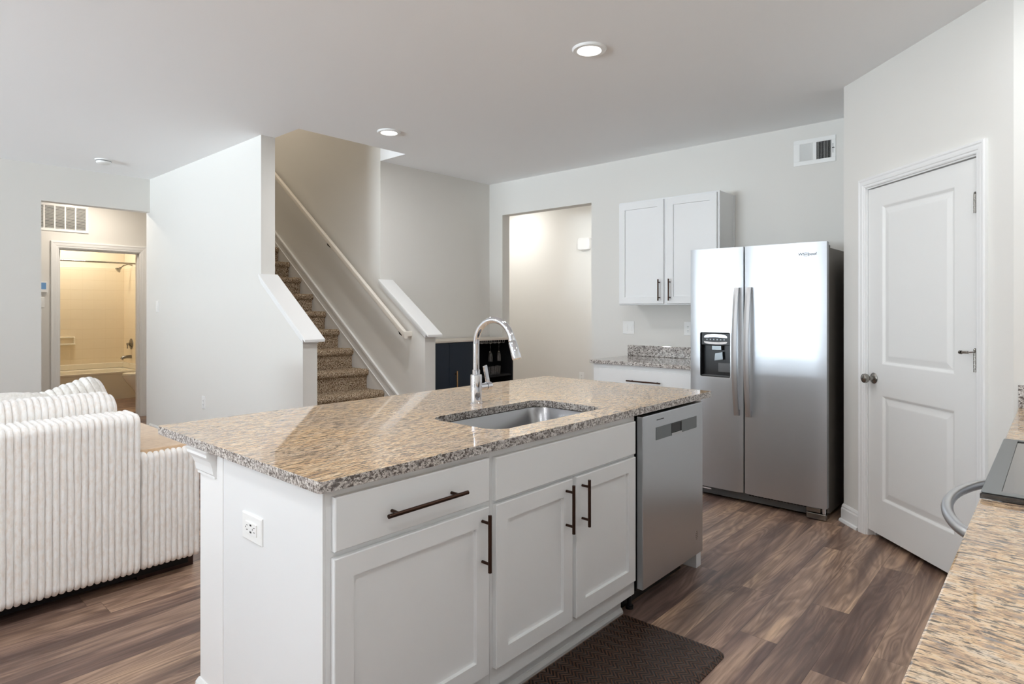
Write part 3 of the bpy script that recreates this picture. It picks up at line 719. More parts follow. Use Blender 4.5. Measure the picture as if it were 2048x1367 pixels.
def door_mesh(y0, y1, hole=None):
    sec = fdoor(y0, y1); m_ = MB(FR)
    if not hole:
        return m_.loops([[(u, v, w_) for u, w_ in sec] for v in (dz0, dz1)])
    h0, h1, v0, v1 = hole
    m_.loops([[(u, v, w_) for u, w_ in sec] for v in (dz0, v0)]); m_.loops([[(u, v, w_) for u, w_ in sec] for v in (v1, dz1)])
    def at(u):
        for (a, wa), (b, wb) in zip(sec[1:], sec[2:]):
            if a <= u <= b and b > a: return wa + (wb - wa) * (u - a) / (b - a)
        return -0.001
    L1 = [s for s in sec if s[0] < h0] + [(h0, at(h0)), (h0, -0.058)]
    L2 = [(h1, -0.058), (h1, at(h1))] + [s for s in sec if s[0] > h1]
    for L_ in (L1, L2): m_.loops([[(u, v, w_) for u, w_ in L_] for v in (v0, v1)])
    m_.box(h0, h1, v0, v1, -0.058, -0.054)
    return m_
HO = (1.703, 1.925, 0.862, 1.178)
dR = part('door', door_mesh(1.093, 1.609), 'fridge_steel', fr, 'wide refrigerator door', smooth=50)
dL = part('door', door_mesh(1.619, 2.004, HO), 'fridge_steel', fr, 'narrow freezer door with the dispenser', smooth=50)
def fhandle(y, s):
    m_ = MB(FR); sec = []; n = 18; z0_, z1_ = 0.612, 1.488
    for i in range(n + 1):
        t = i / n; z = z0_ + (z1_ - z0_) * t; b = math.sin(PI * t) ** 0.8
        sec.append((z, 0.022 + 0.045 * b))
    R = []
    for z, w_ in sec:
        R.append([(y - 0.0165, z, w_ - 0.006), (y + 0.0165, z, w_ - 0.006), (y + 0.0165, z, w_ + 0.005), (y, z, w_ + 0.010), (y - 0.0165, z, w_ + 0.005)])
    m_.loops(R)
    for z in (z0_ + 0.02, z1_ - 0.02): m_.box(y - 0.012, y + 0.012, z - 0.02, z + 0.02, -0.002, 0.024)
    return m_
part('handle', fhandle(1.571, 1), 'handle_steel', dR, smooth=30)
part('handle', fhandle(1.652, -1), 'handle_steel', dL, smooth=30)
# dispenser
ds = part('dispenser', MB(FR).box(HO[0], HO[1], HO[2], HO[3], -0.054, -0.050).box(HO[0], HO[0] + 0.004, HO[2], HO[3], -0.052, -0.002).box(HO[1] - 0.004, HO[1], HO[2], HO[3], -0.052, -0.002).box(HO[0], HO[1], HO[2], HO[2] + 0.006, -0.052, -0.002).box(HO[0], HO[1], HO[3] - 0.004, HO[3], -0.052, -0.002), 'dark_plastic', dL, 'black ice and water dispenser niche', smooth=0)
mm = MB(FR)
ro = [(p[0], p[1]) for p in round_poly(HO[0] - 0.005, HO[1] + 0.005, HO[2] - 0.005, HO[3] + 0.005, 0.014, 4)]
ri = [(p[0], p[1]) for p in round_poly(HO[0] + 0.001, HO[1] - 0.001, HO[2] + 0.001, HO[3] - 0.001, 0.012, 4)]
mm.loops([[(p[0], p[1], -0.004) for p in ro], [(p[0], p[1], 0.0035) for p in ro], [(p[0], p[1], 0.0035) for p in ri], [(p[0], p[1], -0.004) for p in ri]], False, False)
part('trim_ring', mm, 'handle_steel', ds, 'thin bright rim', smooth=0)
cp = MB(FR); cc = (HO[0] + HO[1]) / 2
cp.rectloops(HO[0] + 0.005, HO[1] - 0.005, 1.085, HO[3] - 0.005, [(0, -0.05), (0, -0.012), (0.004, -0.008), (0.005, -0.008)])
part('control_panel', cp, 'dark_plastic', ds, 'glossy black control panel')
cr = MB(FR)
def arc_band(v0, v1, w_, sgn):
    top = [(cc + 0.085 * math.cos(a), v0 + (v1 - v0) * (math.sin(a) ** 0.6)) for a in [PI * i / 16 for i in range(17)]]
    bot = [(cc - 0.07 + 0.14 * i / 8, v0 - 0.0 + sgn * 0.004 * math.sin(PI * i / 8)) for i in range(9)]
    pl = top + bot
    cr.loops([[(u, v, ww) for u, v in pl] for ww in (w_, w_ + 0.003)])
arc_band(1.139, 1.165, -0.008, 1)
arc_band(1.112, 1.092, -0.008, -1)
part('chrome_bezel', cr, 'chrome', ds, 'curved chrome accents', smooth=0)
bt = MB(FR)
for i in range(6): bt.lathe(FR @ Vector((cc - 0.062 + i * 0.025, 1.126, -0.008)), [(0.0045, 0), (0.004, 0.0015), (0.0, 0.0018)], (-1, 0, 0), 10) if False else bt.box(cc - 0.066 + i * 0.025, cc - 0.058 + i * 0.025, 1.122, 1.130, -0.008, -0.0068)
part('buttons', bt, 'brushed_grey', ds)
pdl = MB(FR); pdl.box(cc - 0.04, cc + 0.032, 1.05, 1.084, -0.048, -0.014)
part('chute', pdl, 'brushed_grey', ds, bevel=0.003)
pdl = MB(FR).prism([(cc - 0.048, 0.985), (cc + 0.016, 0.975), (cc + 0.012, 1.03), (cc - 0.044, 1.04)], -0.045, -0.022, 'z') 
part('paddle', pdl, 'brushed_grey', ds, bevel=0.002)
part('lower_paddle', MB(FR).box(cc - 0.098, cc - 0.005, 0.895, 0.962, -0.048, -0.036), 'grey_plastic', ds, bevel=0.004)
part('drip_tray', MB(FR).box(HO[0] + 0.008, HO[1] - 0.008, HO[2] + 0.006, HO[2] + 0.012, -0.048, -0.008), 'grey_plastic', ds, bevel=0.002)
# logo text
def text_mesh(name, body, size, T_, u, v, w_, mat, parent, mirror=True, label=None):
    cu = bpy.data.curves.new(name, 'FONT'); cu.body = body; cu.size = size; cu.extrude = 0.0004; cu.shear = 0.15
    cu.align_x = 'CENTER'; cu.align_y = 'CENTER'; cu.resolution_u = 3
    to = bpy.data.objects.new(name, cu); COL.objects.link(to)
    dg_ = bpy.context.evaluated_depsgraph_get(); me = bpy.data.meshes.new_from_object(to.evaluated_get(dg_))
    mb = MB(); sgn = -1 if mirror else 1
    for p in me.vertices: mb.v.append(tuple(T_ @ Vector((u + sgn * p.co.x, v + p.co.y, w_ + p.co.z))))
    mb.f = [tuple(f.vertices) for f in me.polygons]
    bpy.data.objects.remove(to); bpy.data.meshes.remove(me); bpy.data.curves.remove(cu)
    return part(name, mb, mat, parent, label)
lg = text_mesh('logo', 'Whirlpool', 0.026, FR, 1.205, 1.692, 0.0017, 'dark_inside', dR, label='small dark brand lettering')
sw = MB(FR)
for a0, a1 in ((20, 170), (200, 330)):
    P_ = []
    for i in range(13):
        a = math.radians(a0 + (a1 - a0) * i / 12); P_.append((1.212 - 0.016 * math.cos(a), 1.690 + 0.0135 * math.sin(a), 0.0022))
    for p, q in zip(P_, P_[1:]): sw.cyl(p, q, 0.0006, seg=6)
part('logo_swirl', sw, 'dark_inside', lg)
# kick grille, feet, hinges
part('kick_grille', MB(FR).box(1.13, 1.97, 0.018, 0.066, -0.085, -0.060).box(1.22, 1.60, 0.066, 0.080, -0.09, -0.075), 'grey_plastic', fr, 'grey kick grille', bevel=0.003)
sg = MB(FR)
for i in range(18):
    a = 1.225 + i * 0.021; sg.box(a, a + 0.017, 0.058, 0.068, -0.0600, -0.0585)
part('grille_slots', sg, 'dark_inside', fr)
part('foot_cover', MB(FR).box(1.096, 1.215, 0.006, 0.044, -0.085, -0.012).box(1.13, 1.215, 0.048, 0.078, -0.085, -0.014), 'nickel', fr, bevel=0.004)
part('foot_cover', MB(FR).box(1.955, 1.995, 0.006, 0.074, -0.085, -0.03), 'grey_plastic', fr, bevel=0.004)
part('bottom_hinge', MB(FR).cyl((1.118, 0.046, -0.03), (1.118, 0.082, -0.03), 0.010), 'chrome', fr, smooth=40) if False else part('bottom_hinge', MB().cyl(tuple(FR @ Vector((1.112, 0.046, -0.022))), tuple(FR @ Vector((1.112, 0.080, -0.022))), 0.011), 'chrome', fr, smooth=40)
part('water_filter_cap', MB(FR).box(1.86, 1.955, 0.05, 0.062, -0.058, -0.045), 'chrome', fr, bevel=0.003)
for a_ in (1.10, 1.93): part('top_hinge', MB().box(4.20, 4.30, a_, a_ + 0.06, 1.7352, 1.752), 'grey_plastic', fr, bevel=0.003)

# ------------------------------------------------------------------ upper cabinet
UC = frame((4.672, 0, 0), (0, 1, 0), (-1, 0, 0))
uc = thing('wall_cabinet', 'white two-door wall cabinet above the back counter', 'cabinet', (4.82, 2.45, 1.375))
part('body', MB().box(4.672, 4.974, 1.995, 2.905, 1.376, 2.275), 'cabinet_paint', uc, bevel=0.0015)
part('side_rail', MB().box(4.955, 4.974, 1.988, 1.995, 1.376, 2.275).box(4.672, 4.69, 1.991, 1.995, 1.376, 2.275), 'cabinet_paint', uc)
for u0, u1, hx in ((2.467, 2.896, 2.500), (2.008, 2.437, 2.405)):
    dd = part('door', shaker(UC, u0, u1, 1.388, 2.262, 0.0005, 0.019), 'cabinet_paint', uc)
    part('handle', pull(UC, (hx, 1.412, 0), (hx, 1.592, 0), 0.019, 0.026, 0.006, 0.032), 'bronze', dd, 'dark bronze bar pull', smooth=40)
# back counter, drawers below
LC = frame((4.372, 0, 0), (0, 1, 0), (-1, 0, 0))
lc = thing('drawer_cabinet', 'white base cabinet with a wide drawer between doorway and refrigerator', 'cabinet', (4.67, 2.49, 0))
part('body', MB().box(4.372, 4.974, 2.02, 2.972, 0.105, 0.8825).box(4.45, 4.974, 2.02, 2.972, 0, 0.105), 'cabinet_paint', lc, bevel=0.0015)
dr = part('drawer', slab(LC, 2.036, 2.905, 0.712, 0.848, 0.0005, 0.019), 'cabinet_paint', lc)
part('handle', pull(LC, (2.318, 0.762, 0), (2.622, 0.762, 0), 0.019, 0.04), 'bronze', dr, 'long dark bronze bar pull', smooth=40)
for u0, u1 in ((2.036, 2.466), (2.476, 2.905)):
    part('door', shaker(LC, u0, u1, 0.125, 0.695, 0.0005, 0.019), 'cabinet_paint', lc)
bc = thing('back_countertop', 'short grey granite counter with upstand beside the refrigerator', 'countertop', (4.66, 2.5, 0.884))
part('slab', MB().box(4.338, 4.974, 2.01, 2.992, 0.884, 0.914), 'granite_back', bc, bevel=0.004)
part('upstand', MB().box(4.953, 4.974, 2.01, 2.992, 0.9145, 1.012), 'granite_back', bc, 'granite upstand', bevel=0.003)

# ------------------------------------------------------------------ range counter
rc = thing('range_counter_near', 'beige streaked granite counter closest to the camera', 'countertop', (0.4, -0.19, 0.884))
rc.name = 'kitchen_countertop'
part('slab', MB().box(-1.2, 1.722, -0.514, 0.135, 0.884, 0.914), 'granite_counter', rc, bevel=0.004)
rc2 = thing('kitchen_countertop', 'small granite counter with side splash beyond the cooktop', 'countertop', (2.96, -0.19, 0.884))
part('slab', MB().box(2.492, 3.419, -0.514, 0.135, 0.884, 0.914), 'granite_counter', rc2, bevel=0.004)
part('side_splash', MB().box(3.398, 3.419, -0.514, 0.134, 0.9145, 1.014), 'granite_back', rc2, 'granite side splash', bevel=0.003)
def rbase(x0, x1, label):
    T_ = frame((0, 0.095, 0), (-1, 0, 0), (0, 1, 0))
    t = thing('base_cabinet', label, 'cabinet', ((x0 + x1) / 2, -0.2, 0))
    part('body', MB().box(x0, x1, -0.514, 0.095, 0.105, 0.8835).box(x0, x1, -0.514, 0.02, 0, 0.105), 'cabinet_paint', t)
    dr = part('drawer', slab(T_, -x1 + 0.012, -x0 - 0.012, 0.722, 0.86, 0.0005, 0.019), 'cabinet_paint', t)
    part('door', shaker(T_, -x1 + 0.012, -x0 - 0.012, 0.125, 0.706, 0.0005, 0.019), 'cabinet_paint', t)
rbase(-1.19, -0.12, 'white base cabinet at the window end of the range counter'); rbase(-0.11, 0.80, 'white base cabinet under the near granite counter'); rbase(0.81, 1.705, 'white base cabinet against the near side of the range'); rbase(2.505, 3.418, 'white base cabinet between range and pantry wall')
rg = thing('range', 'freestanding electric range with black glass cooktop and curved steel handle', 'range', (2.107, -0.2, 0))
part('body', MB().box(1.727, 2.487, -0.51, 0.10, 0.0, 0.895), 'dark_plastic', rg, bevel=0.003)
part('oven_door', MB().box(1.729, 2.485, 0.1005, 0.128, 0.16, 0.868), 'fridge_steel', rg, bevel=0.006)
part('drawer_front', MB().box(1.729, 2.485, 0.1005, 0.124, 0.03, 0.152), 'fridge_steel', rg, bevel=0.006)
ct = part('cooktop', MB().rectloops(1.722, 2.490, -0.50, 0.134, [(0, 0.9145), (0, 0.924), (0.004, 0.928), (0.028, 0.928), (0.030, 0.9255), (0.032, 0.9255)]), 'cooktop_glass', rg, 'black glass cooktop')
part('cooktop_rim', MB().loops([[(p[0], p[1], z) for p in q] for q, z in ((round_poly(1.723, 2.489, -0.509, 0.133, 0.008, 3), 0.9275), (round_poly(1.724, 2.488, -0.508, 0.132, 0.008, 3), 0.9285), (round_poly(1.752, 2.462, -0.47, 0.098, 0.006, 3), 0.9285), (round_poly(1.752, 2.462, -0.47, 0.098, 0.006, 3), 0.9265))], False, False), 'brushed_grey', ct, 'grey cooktop border', smooth=30)
for x, y, r_ in ((1.93, -0.05, 0.09), (1.93, -0.34, 0.075), (2.29, -0.05, 0.075), (2.29, -0.34, 0.09)):
    br = MB(); br.loops([[(x + rr * math.cos(a), y + rr * math.sin(a), 0.9257) for a in [2 * PI * i / 40 for i in range(40)]] for rr in (r_, r_ - 0.003)], False, False)
    part('burner_ring', br, 'grey_plastic', ct)
hp = []
for i in range(25):
    t = i / 24; hp.append((1.79 + 0.63 * t, 0.128 + 0.105 * (math.sin(PI * t) ** 0.55), 0.80))
part('oven_handle', MB().tube(hp, 0.014, seg=16), 'handle_steel', rg, 'bowed steel oven handle', smooth=50)

# ------------------------------------------------------------------ sofa
def channel_sweep(path, x0, x1, pitch, amp, jit=0.002, endr=0.0, seed=0, sub=10):
    """path of (y, z) round the piece, channels run along the path"""
    n = int(round((x1 - x0) / pitch)); NX = n * sub; V = []; F = []; m = len(path)
    nor = []
    for j in range(m):
        a = path[j - 1]; b = path[(j + 1) % m]; ty, tz = b[0] - a[0], b[1] - a[1]; L_ = math.hypot(ty, tz) or 1
        nor.append((-tz / L_, ty / L_))
    cy = sum(p[0] for p in path) / m; cz = sum(p[1] for p in path) / m
    sg = 1 if sum((p[0] - cy) * q[0] + (p[1] - cz) * q[1] for p, q in zip(path, nor)) > 0 else -1
    for i in range(NX + 1):
        x = x0 + (x1 - x0) * i / NX; t = (i % sub) / sub
        ci = i // sub
        bump = amp * (math.sqrt(max(0.0, 1 - (2 * t - 1) ** 2)))
        e = 0.0
        if endr:
            q = min(x - x0, x1 - x) 
            if q < endr: e = -endr * (1 - math.sqrt(max(0, 1 - (1 - q / endr) ** 2)))
        for j in range(m):
            y, z = path[j]; d = bump + e
            d += jit * mnoise.noise(Vector((x * 30 + seed, y * 30, z * 22))) * 1.5
            w_ = jit * 1.5 * mnoise.noise(Vector((ci * 7.3 + seed, z * 6 + y * 4, 3.1)))
            V.append((x + w_, y + nor[j][0] * sg * d, z + nor[j][1] * sg * d))
    for i in range(NX):
        for j in range(m):
            k2 = (j + 1) % m; F.append((i * m + j, (i + 1) * m + j, (i + 1) * m + k2, i * m + k2))
    F.append(tuple(range(m))); F.append(tuple(range(NX * m, NX * m + m)))
    mb = MB(); mb.v = V; mb.f = F; return mb
def rounded_path(y0, y1, z0, z1, r, n=6, step=0.03):
    c_ = []
    for cy, cz, a0 in ((y1 - r, z1 - r, 0), (y0 + r, z1 - r, 90), (y0 + r, z0 + r, 180), (y1 - r, z0 + r, 270)):
        for i in range(n + 1):
            a = math.radians(a0 + 90 * i / n); c_.append((cy + r * math.cos(a), cz + r * math.sin(a)))
    out = []
    for a, b in zip(c_, c_[1:] + c_[:1]):
        L_ = math.hypot(b[0] - a[0], b[1] - a[1]); k_ = max(1, int(L_ / step))
        for i in range(k_): out.append((a[0] + (b[0] - a[0]) * i / k_, a[1] + (b[1] - a[1]) * i / k_))
    return out
PIT = 0.0265
sf = thing('sofa', 'cream plush sofa with thick vertical channels, its back turned to the island', 'sofa', (0.0, 3.7, 0))
part('backrest', channel_sweep(rounded_path(3.292, 3.50, 0.085, 0.822, 0.028), 1.004 - 82 * PIT, 1.004, PIT, 0.0150), 'sofa_plush', sf, smooth=70)
part('arm', channel_sweep(rounded_path(3.30, 4.35, 0.09, 0.632, 0.022), 1.012, 1.012 + 10 * PIT, PIT, 0.0140, seed=5), 'sofa_plush', sf, smooth=70)
m_ = MB().loops([[(p[0], p[1], z) for p in round_poly(1.016, 1.27, 3.315, 4.34, 0.03, 5)] for z in (0.63, 0.656)])
part('arm_top', m_, 'sofa_suede', sf, 'smooth tan arm top', bevel=0.006)
part('seat', MB().box(-1.2, 1.008, 3.51, 4.35, 0.10, 0.42), 'sofa_plush', sf, bevel=0.04, seg=4)
part('base_frame', MB().box(-1.15, 1.25, 3.37, 4.30, 0.03, 0.088), 'dark_inside', sf)
part('foot', MB().box(1.02, 1.285, 3.395, 3.47, 0, 0.089), 'dark_wood_foot', sf, 'dark wooden foot', bevel=0.003)
part('foot', MB().box(-1.12, -0.9, 3.395, 3.47, 0, 0.089), 'dark_wood_foot', sf, 'dark wooden foot', bevel=0.003)
part('foot', MB().box(1.02, 1.25, 4.2, 4.28, 0, 0.089), 'dark_wood_foot', sf, 'dark wooden foot', bevel=0.003)
def tilt(mb, piv, ang, axis='X'):
    R = Matrix.Rotation(math.radians(ang), 4, axis); P_ = Vector(piv); mb.v = [tuple(R @ (Vector(v) - P_) + P_) for v in mb.v]; return mb
cu = channel_sweep(rounded_path(3.545, 3.72, 0.44, 0.905, 0.075, 8), 0.99 - 36 * PIT, 0.99, PIT, 0.014, 0.003, 0.06, 9)
single('back_cushion', tilt(cu, (0, 3.63, 0.43), -2), 'sofa_plush', 'channelled cream back cushion standing above the sofa back near the arm', 'cushion', smooth=70)
cu = channel_sweep(rounded_path(3.545, 3.72, 0.44, 0.908, 0.075, 8), 0.02 - 36 * PIT, 0.02, PIT, 0.014, 0.003, 0.06, 19)
single('back_cushion', tilt(cu, (0, 3.63, 0.43), -2), 'sofa_plush', 'channelled cream back cushion at the far end of the sofa', 'cushion', smooth=70)
pl = channel_sweep(rounded_path(-0.09, 0.09, -0.20, 0.20, 0.085, 8), -0.22, 0.22, 0.034, 0.012, 0.004, 0.08, 31)
R = Matrix.Translation((0.93, 4.22, 0.70)) @ Matrix.Rotation(math.radians(-18), 4, 'Y') @ Matrix.Rotation(math.radians(-22), 4, 'X')
pl.v = [tuple(R @ Vector(v)) for v in pl.v]
single('throw_pillow', pl, 'pillow_plush', 'white channelled throw pillow leaning up behind the back cushion', 'pillow', smooth=70)
# pebbled pillow
V = []; F = []; NU, NV = 120, 60
for i in range(NU):
    for j in range(NV + 1):
        a = 2 * PI * i / NU; b = -PI / 2 + PI * j / NV
        ex = lambda t, p: math.copysign(abs(t) ** p, t)
        x = 0.30 * ex(math.cos(b), 0.6) * ex(math.cos(a), 0.6); z = 0.235 * ex(math.cos(b), 0.6) * ex(math.sin(a), 0.6); y = 0.09 * math.sin(b)
        fall = (1 - (x / 0.31) ** 4) * (1 - (z / 0.245) ** 4)
        kx, kz = x / 0.034, z / 0.034
        bm_ = abs(math.sin(kx * PI + (int(math.floor(kz)) % 2) * PI / 2)) * abs(math.sin(kz * PI))
        n_ = Vector((x * 0.3, math.copysign(1, y) if abs(y) > 1e-4 else 0, z * 0.3))
        V.append((x * (1 + 0.03 * bm_), y * (0.5 + 0.5 * max(fall, 0)) + n_.y * 0.011 * bm_, z * (1 + 0.03 * bm_)))
for i in range(NU):
    for j in range(NV):
        F.append((i * (NV + 1) + j, ((i + 1) % NU) * (NV + 1) + j, ((i + 1) % NU) * (NV + 1) + j + 1, i * (NV + 1) + j + 1))
pb = MB(); R = Matrix.Translation((0.57, 3.97, 0.685)) @ Matrix.Rotation(math.radians(-16), 4, 'X') @ Matrix.Rotation(math.radians(4), 4, 'Y')
pb.v = [tuple(R @ Vector(v)) for v in V]; pb.f = F
single('throw_pillow', pb, 'pillow_plush', 'pebble-textured white throw pillow behind the sofa back', 'pillow', smooth=70)

# ------------------------------------------------------------------ navy bar cabinet in the nook
bx0, bx1, by0, by1, bz = 3.64, 4.93, 4.392, 4.772, 1.038
bar = thing('bar_cabinet', 'navy blue bar cabinet in the nook with open shelves of glasses', 'cabinet', (4.28, 4.58, 0))
mid = 4.37
b_ = MB().box(bx0, bx1, by1 - 0.012, by1, 0.08, bz - 0.018).box(bx0, bx0 + 0.02, by0 + 0.02, by1, 0.0, bz - 0.018).box(bx1 - 0.02, bx1, by0, by1, 0.0, bz - 0.018)
b_.box(mid - 0.012, mid + 0.012, by0 + 0.004, by1, 0.08, bz - 0.018).box(bx0, bx1, by0 + 0.02, by1, 0.08, 0.10)
part('carcass', b_, 'dark_inside', bar, bevel=0.001)
part('shelf', MB().box(mid + 0.012, bx1 - 0.02, by0 + 0.01, by1, 0.636, 0.654), 'dark_inside', bar)
part('shelf', MB().box(mid + 0.012, bx1 - 0.02, by0 + 0.01, by1, 0.34, 0.358), 'dark_inside', bar)
part('top', MB().box(bx0 - 0.005, bx1 + 0.004, by0 - 0.006, by1 + 0.004, bz - 0.018, bz), 'cabinet_top', bar, 'pale grey-beige top', bevel=0.002)
TB = frame((0, by0 + 0.02, 0), (1, 0, 0), (0, -1, 0))
for u0, u1, hx in ((bx0 + 0.002, 4.003, 3.70), (4.006, mid - 0.013, 4.085)):
    d_ = MB(TB).rectloops(u0, u1, 0.09, bz - 0.022, [(0, 0.0), (0, 0.02)])
    dd = part('door', d_, 'navy_paint', bar, 'navy door', bevel=0.0015)
    part('handle', pull(TB, (hx, 0.47, 0), (hx, 0.742, 0), 0.02, 0.03, 0.008, 0.026), 'gold', dd, 'gold bar handle', smooth=40)
rk = MB()
for x in (4.43, 4.495, 4.56, 4.625, 4.69, 4.755, 4.82):
    rk.tube([(x - 0.014, by0 + 0.04, 1.018), (x - 0.014, by0 + 0.04, 0.987), (x - 0.014, by1 - 0.05, 0.987)], 0.0022, seg=8)
    rk.tube([(x + 0.014, by0 + 0.04, 1.018), (x + 0.014, by0 + 0.04, 0.987), (x + 0.014, by1 - 0.05, 0.987)], 0.0022, seg=8)
    rk.tube([(x - 0.014, by0 + 0.04, 0.987), (x + 0.014, by0 + 0.04, 0.987)], 0.0022, seg=8)
part('stemware_rack', rk, 'chrome', bar, 'silver wire stemware rack', smooth=50)
def wine(name, x, y, z, prof, label, grp):
    return single(name, MB().lathe((x, y, z), prof, seg=24), 'clear_glass', label, 'glass', grp, smooth=50)
ZT = 0.996
flute = [(0.0, 0), (0.032, 0), (0.032, -0.002), (0.006, -0.006), (0.0035, -0.012), (0.0035, -0.085), (0.010, -0.10), (0.021, -0.125), (0.027, -0.16), (0.025, -0.205), (0.0235, -0.205), (0.0255, -0.16), (0.0195, -0.126), (0.008, -0.103), (0.0, -0.10)]
goblet = [(0.0, 0), (0.034, 0), (0.034, -0.002), (0.006, -0.006), (0.0035, -0.012), (0.0035, -0.075), (0.012, -0.088), (0.033, -0.11), (0.038, -0.135), (0.032, -0.175), (0.0305, -0.175), (0.0365, -0.135), (0.0315, -0.111), (0.010, -0.091), (0.0, -0.089)]
g0 = wine('wine_glass', 4.4625, 4.50, ZT, goblet, 'round wine glass hanging from the rack against the cabinet divider', 'stemware hanging in the bar cabinet')
g1 = wine('wine_glass', 4.5275, 4.60, ZT, goblet, 'round wine glass hanging second from the divider, just behind the first', 'stemware hanging in the bar cabinet')
g2 = wine('champagne_flute', 4.6575, 4.47, ZT, flute, 'slim flute hanging beside the round wine glasses', 'stemware hanging in the bar cabinet')
g3 = wine('champagne_flute', 4.7875, 4.47, ZT, flute, 'slim flute hanging farthest from the divider', 'stemware hanging in the bar cabinet')
for g_ in (g0, g1, g2, g3): pass
tum = [(0.0, 0), (0.030, 0), (0.035, 0.09), (0.0335, 0.09), (0.0285, 0.008), (0.0, 0.008)]
for i, (x, y, la) in enumerate(((4.60, 4.46, 'short tumbler at the front of the shelf below the flutes, nearest the divider'), (4.68, 4.45, 'short tumbler in the middle of the shelf below the flutes'), (4.76, 4.46, 'short tumbler on the shelf below the farthest flute'))):
    wine('tumbler', x, y, 0.6545, tum, la, 'tumblers on the bar shelf')

# ------------------------------------------------------------------ switches, outlets, grilles
TB5 = frame((4.975, 0, 0), (0, 1, 0), (-1, 0, 0))
def rocker(T_, u, v, label, gangs=1):
    wd = 0.075 + 0.046 * (gangs - 1)
    t = plate_thing('light_switch', T_, u, v, wd, 0.118, label, 'switch')
    for g_ in range(gangs):
        uu = u + (g_ - (gangs - 1) / 2) * 0.046
        part('rocker', MB(T_).prism([(v - 0.033, 0.005), (v + 0.033, 0.005), (v + 0.033, 0.0065), (v - 0.033, 0.0095)], uu - 0.0165, uu + 0.0165, 'x'), 'plastic_white', t)
    return t
def outlet(T_, u, v, label):
    t = plate_thing('wall_outlet', T_, u, v, 0.075, 0.118, label, 'outlet')
    q = part('receptacle', MB(T_).box(u - 0.0165, u + 0.0165, v - 0.033, v + 0.033, 0.005, 0.007), 'plastic_white', t)
    s_ = MB(T_)
    for dv in (-0.018, 0.018):
        s_.box(u - 0.0075, u - 0.005, v + dv - 0.004, v + dv + 0.005, 0.007, 0.0074).box(u + 0.005, u + 0.0075, v + dv - 0.004, v + dv + 0.005, 0.007, 0.0074).box(u - 0.002, u + 0.002, v + dv - 0.012, v + dv - 0.008, 0.007, 0.0074)
    part('socket_holes', s_, 'dark_plastic', q)
rocker(TB5, 2.992, 1.171, 'white double rocker switch above the back counter', 2)
outlet(TB5, 2.40, 1.172, 'white wall outlet partly behind the refrigerator edge')
rocker(frame((2.33, 0, 0), (0, -1, 0), (-1, 0, 0)), -7.10, 1.37, 'white light switch on the stair partition near the bath hall')
outlet(frame((0, 4.79, 0), (1, 0, 0), (0, -1, 0)), 3.80, 1.40, 'white wall plate above the farther half wall cap')
outlet(frame((2.33, 0, 0), (0, -1, 0), (-1, 0, 0)), -5.91, 0.48, 'white outlet low on the stair partition above the sofa arm')
outlet(frame((6.3, 0, 0), (0, 1, 0), (-1, 0, 0)), 4.46, 0.50, 'white outlet low on the passage wall beyond the doorway')
ch = single('door_chime', MB(frame((6.3, 0, 0), (0, 1, 0), (-1, 0, 0))).loops([[(p[0], p[1], w_) for p in round_poly(4.315 + i, 4.50 - i, 2.08 + i, 2.23 - i, 0.03, 5)] for i, w_ in ((0, 0), (0, 0.035), (0.006, 0.045))]), 'plastic_white', 'white rounded door chime box high on the passage wall', 'door chime', smooth=30)
# supply register above the refrigerator
vt = thing('supply_vent', 'white metal air register high on the wall above the refrigerator', 'vent', (4.975, 1.383, 2.437))
fu0, fu1, fv0, fv1 = 1.235, 1.531, 2.437, 2.631
m_ = MB(TB5); gy = [(1.266, 1.368), (1.392, 1.488)]
gz0, gz1 = fv0 + 0.032, fv1 - 0.032
m_.box(fu0, fu1, fv0, gz0, 0.001, 0.007).box(fu0, fu1, gz1, fv1, 0.001, 0.007).box(fu0, gy[0][0], gz0, gz1, 0.001, 0.007).box(gy[0][1], gy[1][0], gz0, gz1, 0.001, 0.007).box(gy[1][1], fu1, gz0, gz1, 0.001, 0.007)
part('face_plate', m_, 'plastic_white', vt, bevel=0.0015)
part('duct_shade', MB(TB5).box(gy[0][0], gy[1][1], gz0, gz1, 0.0004, 0.001), 'vent_shade', vt, 'flat dark sheet standing for the shade behind the louvres')  # shallow sheet; the depth shade is put into its dark colour
for gi, (a, b) in enumerate(gy):
    lv_ = MB(TB5)
    for i in range(10):
        u = a + (b - a) * (i + 0.5) / 10; s_ = -0.0010 if gi == 0 else 0.0042
        lv_.prism([(u - s_ - 0.0007, 0.0011), (u - s_ + 0.0007, 0.0011), (u + s_ + 0.0007, 0.0068), (u + s_ - 0.0007, 0.0068)], gz0, gz1, 'y')
    part('louvres', lv_, 'plastic_white', vt)
part('damper_lever', MB(TB5).box(1.2525, 1.2555, 2.50, 2.57, 0.007, 0.0076).box(1.244, 1.258, 2.535, 2.539, 0.007, 0.016), 'dark_plastic', vt)
